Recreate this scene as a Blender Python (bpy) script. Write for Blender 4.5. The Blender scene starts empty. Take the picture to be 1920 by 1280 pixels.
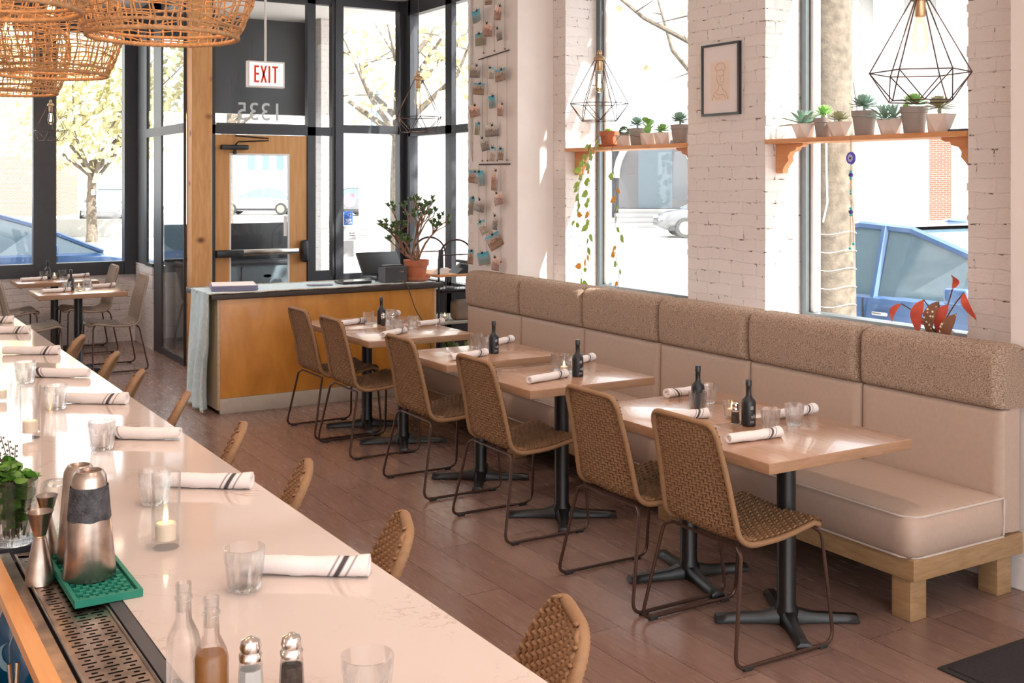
import bpy, bmesh, math, random
from mathutils import Vector, Matrix
PI = math.pi
C = bpy.context.scene.collection
sc = bpy.context.scene

# ------------------------------------------------------------------ camera, light, exposure
cam_data = bpy.data.cameras.new('camera')
cam = bpy.data.objects.new('camera', cam_data); C.objects.link(cam)
cam.location = (0, 0, 1.776)
cam.rotation_euler = (PI/2, 0, -math.atan(1260/2097))
cam_data.sensor_width = 36; cam_data.lens = 2097/1920*36
cam_data.shift_y = -302/1920
cam_data.clip_start = .05; cam_data.clip_end = 300
sc.camera = cam
vs = sc.view_settings
vs.view_transform = 'Standard'; vs.look = 'None'; vs.gamma = 1; vs.use_curve_mapping = False
vs.exposure = 0.55
w = bpy.data.worlds.new('sky'); sc.world = w; w.use_nodes = True
nt = w.node_tree; bgn = nt.nodes['Background']
sky = nt.nodes.new('ShaderNodeTexSky')
sky.sky_type = 'HOSEK_WILKIE'; sky.turbidity = 4; sky.ground_albedo = .6
sky.sun_direction = (.25, -.74, .62)
mixn = nt.nodes.new('ShaderNodeMix'); mixn.data_type = 'RGBA'
mixn.inputs[0].default_value = .72
nt.links.new(sky.outputs[0], mixn.inputs[6]); mixn.inputs[7].default_value = (1, 1.0, 1.02, 1)
nt.links.new(mixn.outputs[2], bgn.inputs[0]); bgn.inputs[1].default_value = 3.4
sun_d = bpy.data.lights.new('sun', 'SUN'); sun = bpy.data.objects.new('sun', sun_d); C.objects.link(sun)
sun_d.energy = 11.0; sun_d.angle = .009; sun_d.color = (1, .95, .87)
sun.rotation_euler = Vector((-.25, .74, -.62)).to_track_quat('-Z', 'Y').to_euler()
cy = sc.cycles
cy.max_bounces = 7; cy.diffuse_bounces = 4; cy.glossy_bounces = 3; cy.transmission_bounces = 4
cy.transparent_max_bounces = 24; cy.use_denoising = True
cy.sample_clamp_indirect = 6; cy.caustics_reflective = False; cy.caustics_refractive = False

# ------------------------------------------------------------------ materials
def _mat(name):
    m = bpy.data.materials.new(name); m.use_nodes = True
    return m, m.node_tree, m.node_tree.nodes['Principled BSDF']
def _obj_vec(nt, scale=(1, 1, 1), rot=(0, 0, 0), kind='Object'):
    tc = nt.nodes.new('ShaderNodeTexCoord'); mp = nt.nodes.new('ShaderNodeMapping')
    mp.inputs['Scale'].default_value = scale; mp.inputs['Rotation'].default_value = rot
    nt.links.new(tc.outputs[kind], mp.inputs[0]); return mp.outputs[0]
def _ramp(nt, src, stops):
    r = nt.nodes.new('ShaderNodeValToRGB'); e = r.color_ramp.elements
    while len(e) < len(stops): e.new(.5)
    for i, (p, c) in enumerate(stops): e[i].position = p; e[i].color = (*c, 1)
    nt.links.new(src, r.inputs[0]); return r.outputs[0]
def _noise(nt, vec, scale, detail=3, rough=.5, dist=0):
    n = nt.nodes.new('ShaderNodeTexNoise'); nt.links.new(vec, n.inputs['Vector'])
    n.inputs['Scale'].default_value = scale; n.inputs['Detail'].default_value = detail
    n.inputs['Roughness'].default_value = rough; n.inputs['Distortion'].default_value = dist
    return n.outputs[0]
def _bump(nt, b, h, strength=.3, dist=.01):
    bp = nt.nodes.new('ShaderNodeBump'); bp.inputs['Strength'].default_value = strength
    bp.inputs['Distance'].default_value = dist; nt.links.new(h, bp.inputs['Height'])
    nt.links.new(bp.outputs[0], b.inputs['Normal'])
def plain(name, col, rough=.5, metal=0, bump=0, bscale=60, vary=.06, spec=.5, coat=0):
    m, nt, b = _mat(name)
    b.inputs['Roughness'].default_value = rough; b.inputs['Metallic'].default_value = metal
    b.inputs['Specular IOR Level'].default_value = spec; b.inputs['Coat Weight'].default_value = coat
    v = _obj_vec(nt); n = _noise(nt, v, bscale*.3, 3)
    c0 = tuple(max(0, c*(1-vary)) for c in col); c1 = tuple(min(1, c*(1+vary)) for c in col)
    nt.links.new(_ramp(nt, n, [(.3, c0), (.7, c1)]), b.inputs['Base Color'])
    if bump: _bump(nt, b, _noise(nt, v, bscale, 4), bump, .004)
    return m
def wood(name, c0, c1, scale=(1, 12, 12), rough=.4, bump=.1, knots=False, nscale=3, coat=0):
    m, nt, b = _mat(name); b.inputs['Roughness'].default_value = rough; b.inputs['Coat Weight'].default_value = coat
    v = _obj_vec(nt, scale); n = _noise(nt, v, nscale, 6, .6, .6)
    mid = tuple((a+c)/2 for a, c in zip(c0, c1))
    col = _ramp(nt, n, [(.3, c0), (.5, mid), (.72, c1)])
    if knots:
        v2 = _obj_vec(nt, (.6, .6, .8)); vo = nt.nodes.new('ShaderNodeTexVoronoi'); vo.inputs['Scale'].default_value = 6
        nt.links.new(v2, vo.inputs['Vector'])
        k = _ramp(nt, vo.outputs['Distance'], [(.05, (.22, .12, .06)), (.20, (1, 1, 1))])
        mx = nt.nodes.new('ShaderNodeMix'); mx.data_type = 'RGBA'; mx.blend_type = 'MULTIPLY'; mx.inputs[0].default_value = 1
        nt.links.new(col, mx.inputs[6]); nt.links.new(k, mx.inputs[7]); col = mx.outputs[2]
    nt.links.new(col, b.inputs['Base Color'])
    if bump: _bump(nt, b, n, bump, .003)
    return m
def glassy(name, tint=(.96, .98, .98), refl=.9, ior=1.45, rough=0.0, edge=None):
    m = bpy.data.materials.new(name); m.use_nodes = True; nt = m.node_tree; nt.nodes.clear()
    o = nt.nodes.new('ShaderNodeOutputMaterial'); mx = nt.nodes.new('ShaderNodeMixShader')
    t = nt.nodes.new('ShaderNodeBsdfTransparent'); g = nt.nodes.new('ShaderNodeBsdfGlossy')
    g.inputs['Roughness'].default_value = rough; g.inputs['Color'].default_value = (refl, refl, refl, 1)
    f = nt.nodes.new('ShaderNodeLayerWeight'); f.inputs[0].default_value = .5
    pw = nt.nodes.new('ShaderNodeMath'); pw.operation = 'POWER'; nt.links.new(f.outputs['Facing'], pw.inputs[0]); pw.inputs[1].default_value = 5
    f0 = ((ior-1)/(ior+1))**2; fm = nt.nodes.new('ShaderNodeMath'); fm.operation = 'MULTIPLY_ADD'
    nt.links.new(pw.outputs[0], fm.inputs[0]); fm.inputs[1].default_value = 1-f0; fm.inputs[2].default_value = f0
    if edge:
        lw = nt.nodes.new('ShaderNodeLayerWeight'); lw.inputs[0].default_value = .35
        nt.links.new(_ramp(nt, lw.outputs['Facing'], [(.25, tint), (.95, edge)]), t.inputs[0])
    else: t.inputs[0].default_value = (*tint, 1)
    nt.links.new(fm.outputs[0], mx.inputs[0]); nt.links.new(t.outputs[0], mx.inputs[1]); nt.links.new(g.outputs[0], mx.inputs[2])
    nt.links.new(mx.outputs[0], o.inputs[0]); return m
def glow(name, col, s):
    m = bpy.data.materials.new(name); m.use_nodes = True; nt = m.node_tree; nt.nodes.clear()
    o = nt.nodes.new('ShaderNodeOutputMaterial'); e = nt.nodes.new('ShaderNodeEmission')
    e.inputs[0].default_value = (*col, 1); e.inputs[1].default_value = s; nt.links.new(e.outputs[0], o.inputs[0]); return m
def brick(name, col, crack=(.16, .12, .1), cracks=True, bw=.215, bh=.072, mortar=None, strength=.9):
    m, nt, b = _mat(name); b.inputs['Roughness'].default_value = .75
    tc = nt.nodes.new('ShaderNodeTexCoord'); sp = nt.nodes.new('ShaderNodeSeparateXYZ'); nt.links.new(tc.outputs['Object'], sp.inputs[0])
    ad = nt.nodes.new('ShaderNodeMath'); ad.operation = 'ADD'; nt.links.new(sp.outputs[0], ad.inputs[0]); nt.links.new(sp.outputs[1], ad.inputs[1])
    cb = nt.nodes.new('ShaderNodeCombineXYZ'); nt.links.new(ad.outputs[0], cb.inputs[0]); nt.links.new(sp.outputs[2], cb.inputs[1])
    # wobble so the courses look hand laid
    wn = nt.nodes.new('ShaderNodeTexNoise'); wn.inputs['Scale'].default_value = 7; nt.links.new(tc.outputs['Object'], wn.inputs['Vector'])
    vm = nt.nodes.new('ShaderNodeVectorMath'); vm.operation = 'MULTIPLY_ADD'
    nt.links.new(wn.outputs['Color'], vm.inputs[0]); vm.inputs[1].default_value = (.06, .034, 0); nt.links.new(cb.outputs[0], vm.inputs[2])
    br = nt.nodes.new('ShaderNodeTexBrick'); nt.links.new(vm.outputs[0], br.inputs['Vector'])
    br.inputs['Scale'].default_value = 1; br.inputs['Brick Width'].default_value = bw; br.inputs['Row Height'].default_value = bh
    br.inputs['Mortar Size'].default_value = .006; br.inputs['Mortar Smooth'].default_value = .6
    br.inputs['Color1'].default_value = (*col, 1); br.inputs['Color2'].default_value = (*[c*.95 for c in col], 1)
    br.inputs['Mortar'].default_value = (*(mortar or [c*.93 for c in col]), 1)
    out = br.outputs['Color']
    fn = _noise(nt, cb.outputs[0], 17, 6, .6)
    if cracks:
        br2 = nt.nodes.new('ShaderNodeTexBrick'); nt.links.new(vm.outputs[0], br2.inputs['Vector'])
        br2.inputs['Scale'].default_value = 1; br2.inputs['Brick Width'].default_value = bw; br2.inputs['Row Height'].default_value = bh
        br2.inputs['Mortar Size'].default_value = .0032; br2.inputs['Mortar Smooth'].default_value = 0
        n2 = _noise(nt, cb.outputs[0], 15, 6, .75)
        msk = _ramp(nt, n2, [(.555, (0, 0, 0)), (.585, (1, 1, 1))])
        mm = nt.nodes.new('ShaderNodeMath'); mm.operation = 'MULTIPLY'; nt.links.new(br2.outputs['Fac'], mm.inputs[0]); nt.links.new(msk, mm.inputs[1])
        mx = nt.nodes.new('ShaderNodeMix'); mx.data_type = 'RGBA'; nt.links.new(mm.outputs[0], mx.inputs[0])
        nt.links.new(out, mx.inputs[6]); mx.inputs[7].default_value = (*crack, 1); out = mx.outputs[2]
    nt.links.new(out, b.inputs['Base Color'])
    iv = nt.nodes.new('ShaderNodeMath'); iv.operation = 'MULTIPLY_ADD'; nt.links.new(br.outputs['Fac'], iv.inputs[0]); iv.inputs[1].default_value = -1
    sc_ = nt.nodes.new('ShaderNodeMath'); sc_.operation = 'MULTIPLY'; nt.links.new(fn, sc_.inputs[0]); sc_.inputs[1].default_value = 1.7
    nt.links.new(sc_.outputs[0], iv.inputs[2]); _bump(nt, b, iv.outputs[0], strength, .012)
    return m
def planks(name):
    m, nt, b = _mat(name); b.inputs['Roughness'].default_value = .32; b.inputs['Specular IOR Level'].default_value = .55
    v = _obj_vec(nt, (1, 1, 1), (0, 0, PI/2))
    br = nt.nodes.new('ShaderNodeTexBrick'); nt.links.new(v, br.inputs['Vector']); br.inputs['Scale'].default_value = 1
    br.inputs['Brick Width'].default_value = 1.2; br.inputs['Row Height'].default_value = .19; br.inputs['Mortar Size'].default_value = .0016
    br.inputs['Color1'].default_value = (.25, .165, .135, 1); br.inputs['Color2'].default_value = (.20, .128, .104, 1); br.inputs['Mortar'].default_value = (.07, .045, .035, 1)
    v2 = _obj_vec(nt, (22, 1.6, 1)); n = _noise(nt, v2, 3.5, 6, .6, .8)
    g = _ramp(nt, n, [(.32, (.80, .78, .77)), (.5, (1, .98, .97)), (.75, (1.1, 1.09, 1.08))])
    mx = nt.nodes.new('ShaderNodeMix'); mx.data_type = 'RGBA'; mx.blend_type = 'MULTIPLY'; mx.inputs[0].default_value = 1
    nt.links.new(br.outputs['Color'], mx.inputs[6]); nt.links.new(g, mx.inputs[7]); nt.links.new(mx.outputs[2], b.inputs['Base Color'])
    _bump(nt, b, n, .05, .002)
    nt.links.new(_ramp(nt, _noise(nt, v2, 3, 3), [(.3, (.17,)*3), (.7, (.30,)*3)]), b.inputs['Roughness'])
    return m
def marble(name):
    m, nt, b = _mat(name); b.inputs['Roughness'].default_value = .07; b.inputs['Specular IOR Level'].default_value = .6
    v = _obj_vec(nt); n = _noise(nt, v, 2.2, 8, .62, 2.6)
    vein = _ramp(nt, n, [(.485, (.64, .555, .50)), (.5, (.40, .30, .24)), (.51, (.64, .555, .50))])
    m2 = _ramp(nt, _noise(nt, v, 3.3, 2), [(.53, (0, 0, 0)), (.66, (.7, .7, .7))])
    mx = nt.nodes.new('ShaderNodeMix'); mx.data_type = 'RGBA'; nt.links.new(m2, mx.inputs[0])
    mx.inputs[6].default_value = (.64, .555, .50, 1); nt.links.new(vein, mx.inputs[7]); nt.links.new(mx.outputs[2], b.inputs['Base Color'])
    return m
def tweed(name, c0, c1, scale=(60, 60, 220)):
    m, nt, b = _mat(name); b.inputs['Roughness'].default_value = .95; b.inputs['Specular IOR Level'].default_value = .15
    v = _obj_vec(nt, (1, 1, 2.6)); n = _noise(nt, v, 150, 4, .7)
    nt.links.new(_ramp(nt, n, [(.38, c0), (.47, tuple((a+c)/2 for a, c in zip(c0, c1))), (.58, c1)]), b.inputs['Base Color'])
    _bump(nt, b, n, .9, .008); return m
def striped_cloth(name):
    # napkin: off white with slanted dark stripes round the roll
    m, nt, b = _mat(name); b.inputs['Roughness'].default_value = .9; b.inputs['Specular IOR Level'].default_value = .15
    tc = nt.nodes.new('ShaderNodeTexCoord'); sp = nt.nodes.new('ShaderNodeSeparateXYZ'); nt.links.new(tc.outputs['Object'], sp.inputs[0])
    ma = nt.nodes.new('ShaderNodeMath'); ma.operation = 'MULTIPLY_ADD'
    nt.links.new(sp.outputs[2], ma.inputs[0]); ma.inputs[1].default_value = -.55; nt.links.new(sp.outputs[0], ma.inputs[2])
    ad = nt.nodes.new('ShaderNodeMath'); ad.operation = 'ADD'; ad.inputs[1].default_value = .5; nt.links.new(ma.outputs[0], ad.inputs[0])
    W = (.80, .75, .73); D = (.08, .07, .075); G = (.22, .18, .17)
    st = [(0, W)]
    def band(a, bb, c): st.extend([(a, W), (a+.0005, c), (bb, c), (bb+.0005, W)])
    band(.540, .542, G); band(.5455, .5475, G); band(.5555, .567, D); band(.5745, .5765, G); band(.580, .582, G)
    r = nt.nodes.new('ShaderNodeValToRGB'); r.color_ramp.interpolation = 'LINEAR'; e = r.color_ramp.elements
    while len(e) < len(st): e.new(.5)
    for i, (p, c) in enumerate(st): e[i].position = p; e[i].color = (*c, 1)
    nt.links.new(ad.outputs[0], r.inputs[0]); nt.links.new(r.outputs[0], b.inputs['Base Color'])
    v = _obj_vec(nt); _bump(nt, b, _noise(nt, v, 60, 4), .35, .004)
    return m

M = {}
M['floor'] = planks('oak_plank_floor')
M['plaster'] = plain('warm_white_plaster', (.80, .73, .69), .8, bump=.15, bscale=30, vary=.02)
M['ceiling'] = plain('white_ceiling_paint', (.80, .79, .78), .85, vary=.02)
M['brick'] = brick('painted_white_brick', (.80, .745, .72), mortar=(.79, .735, .71), strength=.5)
M['black_metal'] = plain('charcoal_window_metal', (.045, .047, .055), .42, .2)
M['grey_metal'] = plain('grey_window_metal', (.15, .175, .19), .4, .3)
M['glass'] = glassy('window_glass', (.97, .985, .985), .85, 1.35)
def cup_glass():
    m = bpy.data.materials.new('drinking_glass'); m.use_nodes = True; nt = m.node_tree; nt.nodes.clear()
    o = nt.nodes.new('ShaderNodeOutputMaterial'); mx = nt.nodes.new('ShaderNodeMixShader'); mx.inputs[0].default_value = .40
    t = nt.nodes.new('ShaderNodeBsdfTransparent'); t.inputs[0].default_value = (.96, .965, .97, 1); g = nt.nodes.new('ShaderNodeBsdfGlass'); g.inputs['Roughness'].default_value = .0; g.inputs['IOR'].default_value = 1.45
    nt.links.new(t.outputs[0], mx.inputs[1]); nt.links.new(g.outputs[0], mx.inputs[2]); nt.links.new(mx.outputs[0], o.inputs[0]); return m
M['tumbler'] = cup_glass()
M['clear_glass'] = glassy('thin_clear_glass', (.98, .985, .985), 1, 1.5, .0, (.82, .83, .84))
M['amber'] = glassy('amber_bulb_glass', (1, .94, .82), 1, 1.4)
M['oak'] = wood('light_oak_tabletop', (.34, .19, .115), (.48, .29, .185), (9, 1.2, 9), .24, .02, coat=.25)
M['oak_edge'] = wood('oak_edge_banding', (.30, .165, .09), (.42, .25, .15), (4, 4, 40), .5, .03)
M['frame_oak'] = wood('banquette_frame_oak', (.27, .16, .075), (.42, .27, .14), (3, 3, 20), .5)
M['post_wood'] = wood('knotty_cedar_post', (.56, .26, .085), (.74, .41, .17), (7, 7, 1), .55, .1, True)
M['door_wood'] = wood('fir_door', (.50, .235, .07), (.64, .33, .12), (8, 8, .8), .4)
M['plywood'] = wood('amber_plywood', (.50, .19, .028), (.72, .34, .06), (2.2, 2.2, .9), .35, .03, nscale=2, coat=.15)
M['shelf_wood'] = wood('orange_shelf_pine', (.62, .25, .09), (.76, .38, .17), (6, 1, 6), .5, .05)
M['kick'] = plain('pale_kick_board', (.50, .45, .38), .6)
M['cane'] = plain('tan_woven_cord', (.29, .163, .08), .7, bump=.2, bscale=220, vary=.08)
M['cane_dark'] = plain('brown_grey_woven_cord', (.34, .265, .21), .7, bump=.2, bscale=220, vary=.08)
M['brown_tube'] = plain('bronze_steel_tube', (.085, .048, .036), .35, .6)
M['black_iron'] = plain('black_cast_iron', (.010, .010, .011), .36, .1, bump=.1, bscale=90)
M['rubber'] = plain('black_rubber_pad', (.02, .02, .02), .8)
M['vinyl'] = plain('beige_vinyl', (.47, .36, .29), .5, bump=.12, bscale=150, vary=.03, spec=.35)
M['piping'] = plain('pale_welt_piping', (.62, .55, .49), .5)
M['tweed'] = tweed('brown_tweed', (.13, .08, .055), (.70, .53, .41))
M['marble'] = marble('cream_quartz')
M['napkin'] = striped_cloth('striped_napkin')
M['bottle'] = plain('matt_black_bottle', (.014, .014, .017), .38)
M['print'] = plain('white_label_print', (.62, .62, .62), .6)
M['wax'] = plain('cream_candle_wax', (.86, .72, .56), .5)
M['flame'] = glow('candle_flame', (1, .62, .22), 9)
M['filament'] = glow('bulb_filament', (1, .55, .2), 60)
M['bulb_on'] = glow('lit_pendant_bulb', (1, .80, .56), 3.2)
M['brass'] = plain('brushed_brass', (.55, .38, .22), .35, .8)
M['chrome'] = plain('brushed_chrome', (.72, .68, .64), .16, 1)
M['steel'] = plain('worn_steel', (.42, .34, .29), .3, 1, bump=.08, bscale=80, vary=.25)
M['dark_slot'] = plain('dark_slot', (.015, .012, .01), .8)
M['jute'] = plain('twisted_jute', (.40, .22, .10), .85, bump=.5, bscale=260, vary=.25)
M['wire'] = plain('dark_copper_wire', (.06, .035, .035), .4, .7)
M['green_mat'] = plain('green_rubber_mat', (.01, .20, .13), .55)
M['terracotta'] = plain('terracotta', (.52, .17, .08), .75, bump=.1, vary=.12)
M['white_pot'] = plain('white_ceramic_pot', (.80, .70, .64), .35, vary=.03)
M['grey_pot'] = plain('grey_plastic_pot', (.34, .30, .28), .55, vary=.04)
M['soil'] = plain('potting_soil', (.08, .05, .035), .95, bump=.6, bscale=120, vary=.4)
M['leaf_dark'] = plain('deep_green_leaf', (.10, .17, .06), .4, vary=.3)
M['leaf_blue'] = plain('blue_green_succulent', (.32, .50, .40), .5, vary=.25)
M['leaf_bright'] = plain('bright_green_succulent', (.32, .58, .18), .5, vary=.25)
M['leaf_olive'] = plain('olive_succulent', (.46, .47, .29), .5, vary=.25)
M['leaf_vine'] = plain('yellow_green_vine_leaf', (.36, .56, .10), .5, vary=.25)
M['leaf_orange'] = plain('withered_orange_leaf', (.78, .36, .04), .6)
M['bark_brown'] = plain('brown_jade_stem', (.28, .15, .09), .8, bump=.4, bscale=80, vary=.2)
M['stem'] = plain('thin_brown_stem', (.12, .09, .04), .7)
M['white_paint'] = plain('white_enamel', (.80, .78, .76), .4, vary=.02)
M['paper'] = plain('white_paper', (.82, .80, .80), .7, vary=.02)
M['red_print'] = plain('red_sign_print', (.85, .06, .015), .5)
M['black_plastic'] = plain('black_plastic', (.02, .021, .024), .35)
M['grey_plastic'] = plain('charcoal_plastic', (.06, .06, .066), .5)
M['screen'] = plain('dark_screen', (.01, .014, .017), .1)
M['blue_cloth'] = plain('pale_blue_linen', (.62, .80, .86), .9, bump=.3, bscale=90, vary=.08)
M['cloth_edge'] = plain('frayed_linen_edge', (.62, .58, .50), .95, bump=.6, bscale=160, vary=.2)
M['dark_wood'] = plain('dark_counter_edge', (.05, .035, .03), .5)
M['violet_cover'] = plain('slate_violet_menu_cover', (.20, .19, .31), .45)
M['visa_blue'] = plain('blue_sticker', (.03, .14, .55), .5)
M['pink_disc'] = plain('pink_disc_sticker', (.62, .33, .42), .6)
M['evil_blue'] = plain('cobalt_glass', (.11, .10, .62), .15)
M['evil_dark'] = plain('dark_blue_bead', (.06, .04, .28), .3)
M['teal'] = plain('turquoise_bead', (.05, .50, .58), .3)
M['cord'] = plain('tan_cord', (.50, .28, .14), .8)
M['mat_black'] = plain('black_floor_mat_pile', (.022, .018, .024), .95, bump=.8, bscale=300, vary=.3)
M['salt'] = plain('white_salt', (.85, .82, .78), .9)
M['pepper'] = plain('ground_pepper', (.10, .07, .055), .95, bump=.6, bscale=400, vary=.5)
M['oil'] = plain('amber_vinegar', (.34, .13, .02), .2)
M['herb'] = plain('fresh_mint_leaf', (.10, .24, .03), .5, vary=.35)
M['blue_bottle'] = glassy('blue_bottle_glass', (.02, .25, .42), .9, 1.45)
M['grey_blue'] = plain('slate_blue_cabinet_paint', (.14, .18, .21), .5)
M['concrete'] = plain('sunlit_concrete', (.62, .60, .57), .9, bump=.1, vary=.08)
M['asphalt'] = plain('asphalt', (.30, .29, .29), .95, vary=.1)
M['bark'] = plain('grey_tree_bark', (.135, .11, .085), .95, bump=1, bscale=60, vary=.35)
M['autumn'] = plain('autumn_foliage', (.62, .58, .34), .8, vary=.3)
M['house_grey'] = plain('pale_clapboard', (.55, .55, .54), .9)
M['red_brick'] = brick('red_brick', (.26, .09, .06), cracks=False, mortar=(.5, .42, .36), strength=.2)
M['clear_flat'] = plain('pale_stone', (.42, .41, .40), .9)
M['tyre'] = plain('tyre_rubber', (.03, .03, .03), .8)
M['car_glass'] = plain('tinted_car_glass', (.10, .16, .20), .06, spec=.8)
M['car_blue'] = plain('blue_car_paint', (.07, .14, .30), .2, .2, coat=.6, vary=.02)
M['car_white'] = plain('white_car_paint', (.80, .80, .80), .25, coat=.5, vary=.02)
M['car_dark'] = plain('grey_car_paint', (.14, .14, .15), .25, .2, coat=.5, vary=.02)
M['leaf_litter'] = plain('leaf_strewn_verge', (.45, .33, .20), .95, bump=.8, bscale=40, vary=.45)
M['red_leaf'] = plain('red_begonia_leaf', (.62, .09, .05), .5, vary=.25)
M['sketch'] = plain('cream_drawing_paper', (.80, .66, .56), .8, vary=.02)
M['ink'] = plain('brown_pencil_line', (.45, .28, .2), .8)
M['paper_bag'] = plain('crumpled_kraft', (.30, .22, .17), .9, bump=.9, bscale=18, vary=.3)

def spotted():
    m, nt, b = _mat('spotted_begonia_leaf'); b.inputs['Roughness'].default_value = .5
    v = _obj_vec(nt); vo = nt.nodes.new('ShaderNodeTexVoronoi'); vo.inputs['Scale'].default_value = 60; nt.links.new(v, vo.inputs['Vector'])
    nt.links.new(_ramp(nt, vo.outputs['Distance'], [(.22, (.85, .74, .6)), (.30, (.24, .10, .05))]), b.inputs['Base Color']); return m
M['spotted'] = spotted()
def photo_mat(i, sky_c, mid, low):
    m, nt, b = _mat('postcard_print_%d' % i); b.inputs['Roughness'].default_value = .45
    tc = nt.nodes.new('ShaderNodeTexCoord'); sp = nt.nodes.new('ShaderNodeSeparateXYZ'); nt.links.new(tc.outputs['Generated'], sp.inputs[0])
    n = _noise(nt, tc.outputs['Generated'], 5+i % 3, 6, .7)
    ma = nt.nodes.new('ShaderNodeMath'); ma.operation = 'MULTIPLY_ADD'; nt.links.new(n, ma.inputs[0]); ma.inputs[1].default_value = 1.5; nt.links.new(sp.outputs[2], ma.inputs[2])
    sb = nt.nodes.new('ShaderNodeMath'); sb.operation = 'MULTIPLY_ADD'; nt.links.new(ma.outputs[0], sb.inputs[0]); sb.inputs[1].default_value = .72; sb.inputs[2].default_value = -.28
    nt.links.new(_ramp(nt, sb.outputs[0], [(.2, low), (.40+.06*(i % 3), mid), (.62, low), (.70, tuple(min(1, c*1.6) for c in mid)), (.90+.03*(i % 3), sky_c)]), b.inputs['Base Color']); return m
PHOTO = [photo_mat(0, (.08, .38, .52), (.36, .22, .14), (.14, .10, .08)), photo_mat(1, (.10, .42, .58), (.50, .42, .34), (.20, .14, .1)),
         photo_mat(2, (.60, .60, .58), (.30, .24, .20), (.10, .08, .08)), photo_mat(3, (.12, .40, .52), (.20, .22, .16), (.30, .20, .12)),
         photo_mat(4, (.70, .58, .5), (.44, .26, .2), (.18, .10, .08)), photo_mat(5, (.05, .35, .5), (.10, .28, .34), (.35, .24, .15))]

# ------------------------------------------------------------------ mesh helpers
class MB:
    def __init__(s): s.v = []; s.f = []; s.m = []; s.mi = 0
    def add(s, vs, fs):
        o = len(s.v); s.v.extend([tuple(p) for p in vs]); s.f.extend([tuple(i+o for i in f) for f in fs]); s.m.extend([s.mi]*len(fs)); return s
    def box(s, x0, x1, y0, y1, z0, z1, bev=0):
        if bev:
            bm = bmesh.new(); bmesh.ops.create_cube(bm, size=1)
            for p in bm.verts: p.co = Vector(((x0+x1)/2+p.co.x*(x1-x0), (y0+y1)/2+p.co.y*(y1-y0), (z0+z1)/2+p.co.z*(z1-z0)))
            bmesh.ops.bevel(bm, geom=bm.edges[:], offset=bev, segments=3, profile=.5, affect='EDGES')
            bm.verts.index_update(); s.add([p.co[:] for p in bm.verts], [[p.index for p in f.verts] for f in bm.faces]); bm.free(); return s
        return s.add([(x0, y0, z0), (x1, y0, z0), (x1, y1, z0), (x0, y1, z0), (x0, y0, z1), (x1, y0, z1), (x1, y1, z1), (x0, y1, z1)],
                     [(0, 3, 2, 1), (4, 5, 6, 7), (0, 1, 5, 4), (1, 2, 6, 5), (2, 3, 7, 6), (3, 0, 4, 7)])
    def tube(s, pts, r, n=8, closed=False, cap=True):
        pts = [Vector(p) for p in pts]; k = len(pts); rr = r if hasattr(r, '__len__') else [r]*k
        rings = []; up = None
        for i, p in enumerate(pts):
            if closed: t = pts[(i+1) % k]-pts[i-1]
            else: t = pts[min(i+1, k-1)]-pts[max(i-1, 0)]
            if t.length < 1e-9: t = Vector((0, 0, 1))
            t.normalize()
            if up is None:
                up = Vector((0, 0, 1)) if abs(t.z) < .9 else Vector((1, 0, 0))
            up = up-t*up.dot(t)
            if up.length < 1e-6: up = t.orthogonal()
            up.normalize(); q = t.cross(up)
            rings.append([p+(up*math.cos(2*PI*j/n)+q*math.sin(2*PI*j/n))*rr[i] for j in range(n)])
        vs = [v for R in rings for v in R]; fs = []
        for i in range(k if closed else k-1):
            a = i*n; b = ((i+1) % k)*n
            for j in range(n): fs.append((a+j, a+(j+1) % n, b+(j+1) % n, b+j))
        if not closed and cap: fs.append(tuple(range(n))[::-1]); fs.append(tuple((k-1)*n+j for j in range(n)))
        return s.add(vs, fs)
    def lathe(s, prof, n=24, c=(0, 0, 0), ax='z', cap=True, ell=(1, 1)):
        vs = []; fs = []
        for r, z in prof:
            for j in range(n):
                a = 2*PI*j/n; x, y = r*math.cos(a)*ell[0], r*math.sin(a)*ell[1]
                if ax == 'z': vs.append((c[0]+x, c[1]+y, c[2]+z))
                elif ax == 'x': vs.append((c[0]+z, c[1]+x, c[2]+y))
                else: vs.append((c[0]+x, c[1]+z, c[2]+y))
        for i in range(len(prof)-1):
            for j in range(n): fs.append((i*n+j, i*n+(j+1) % n, (i+1)*n+(j+1) % n, (i+1)*n+j))
        if cap:
            if prof[0][0] > 1e-5: fs.append(tuple(range(n))[::-1])
            if prof[-1][0] > 1e-5: fs.append(tuple((len(prof)-1)*n+j for j in range(n)))
        return s.add(vs, fs)
    def grid(s, fn, nu, nv):
        vs = [fn(i/nu, j/nv) for j in range(nv+1) for i in range(nu+1)]
        fs = [(j*(nu+1)+i, j*(nu+1)+i+1, (j+1)*(nu+1)+i+1, (j+1)*(nu+1)+i) for j in range(nv) for i in range(nu)]
        return s.add(vs, fs)
    def prism(s, poly, f0, f1):
        n = len(poly); return s.add([f0(p) for p in poly]+[f1(p) for p in poly], [tuple(range(n))[::-1], tuple(range(n, 2*n))]+[(i, (i+1) % n, n+(i+1) % n, n+i) for i in range(n)])
    def rot(s, mat, start=0):
        s.v[start:] = [tuple(mat @ Vector(p)) for p in s.v[start:]]; return s
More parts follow.
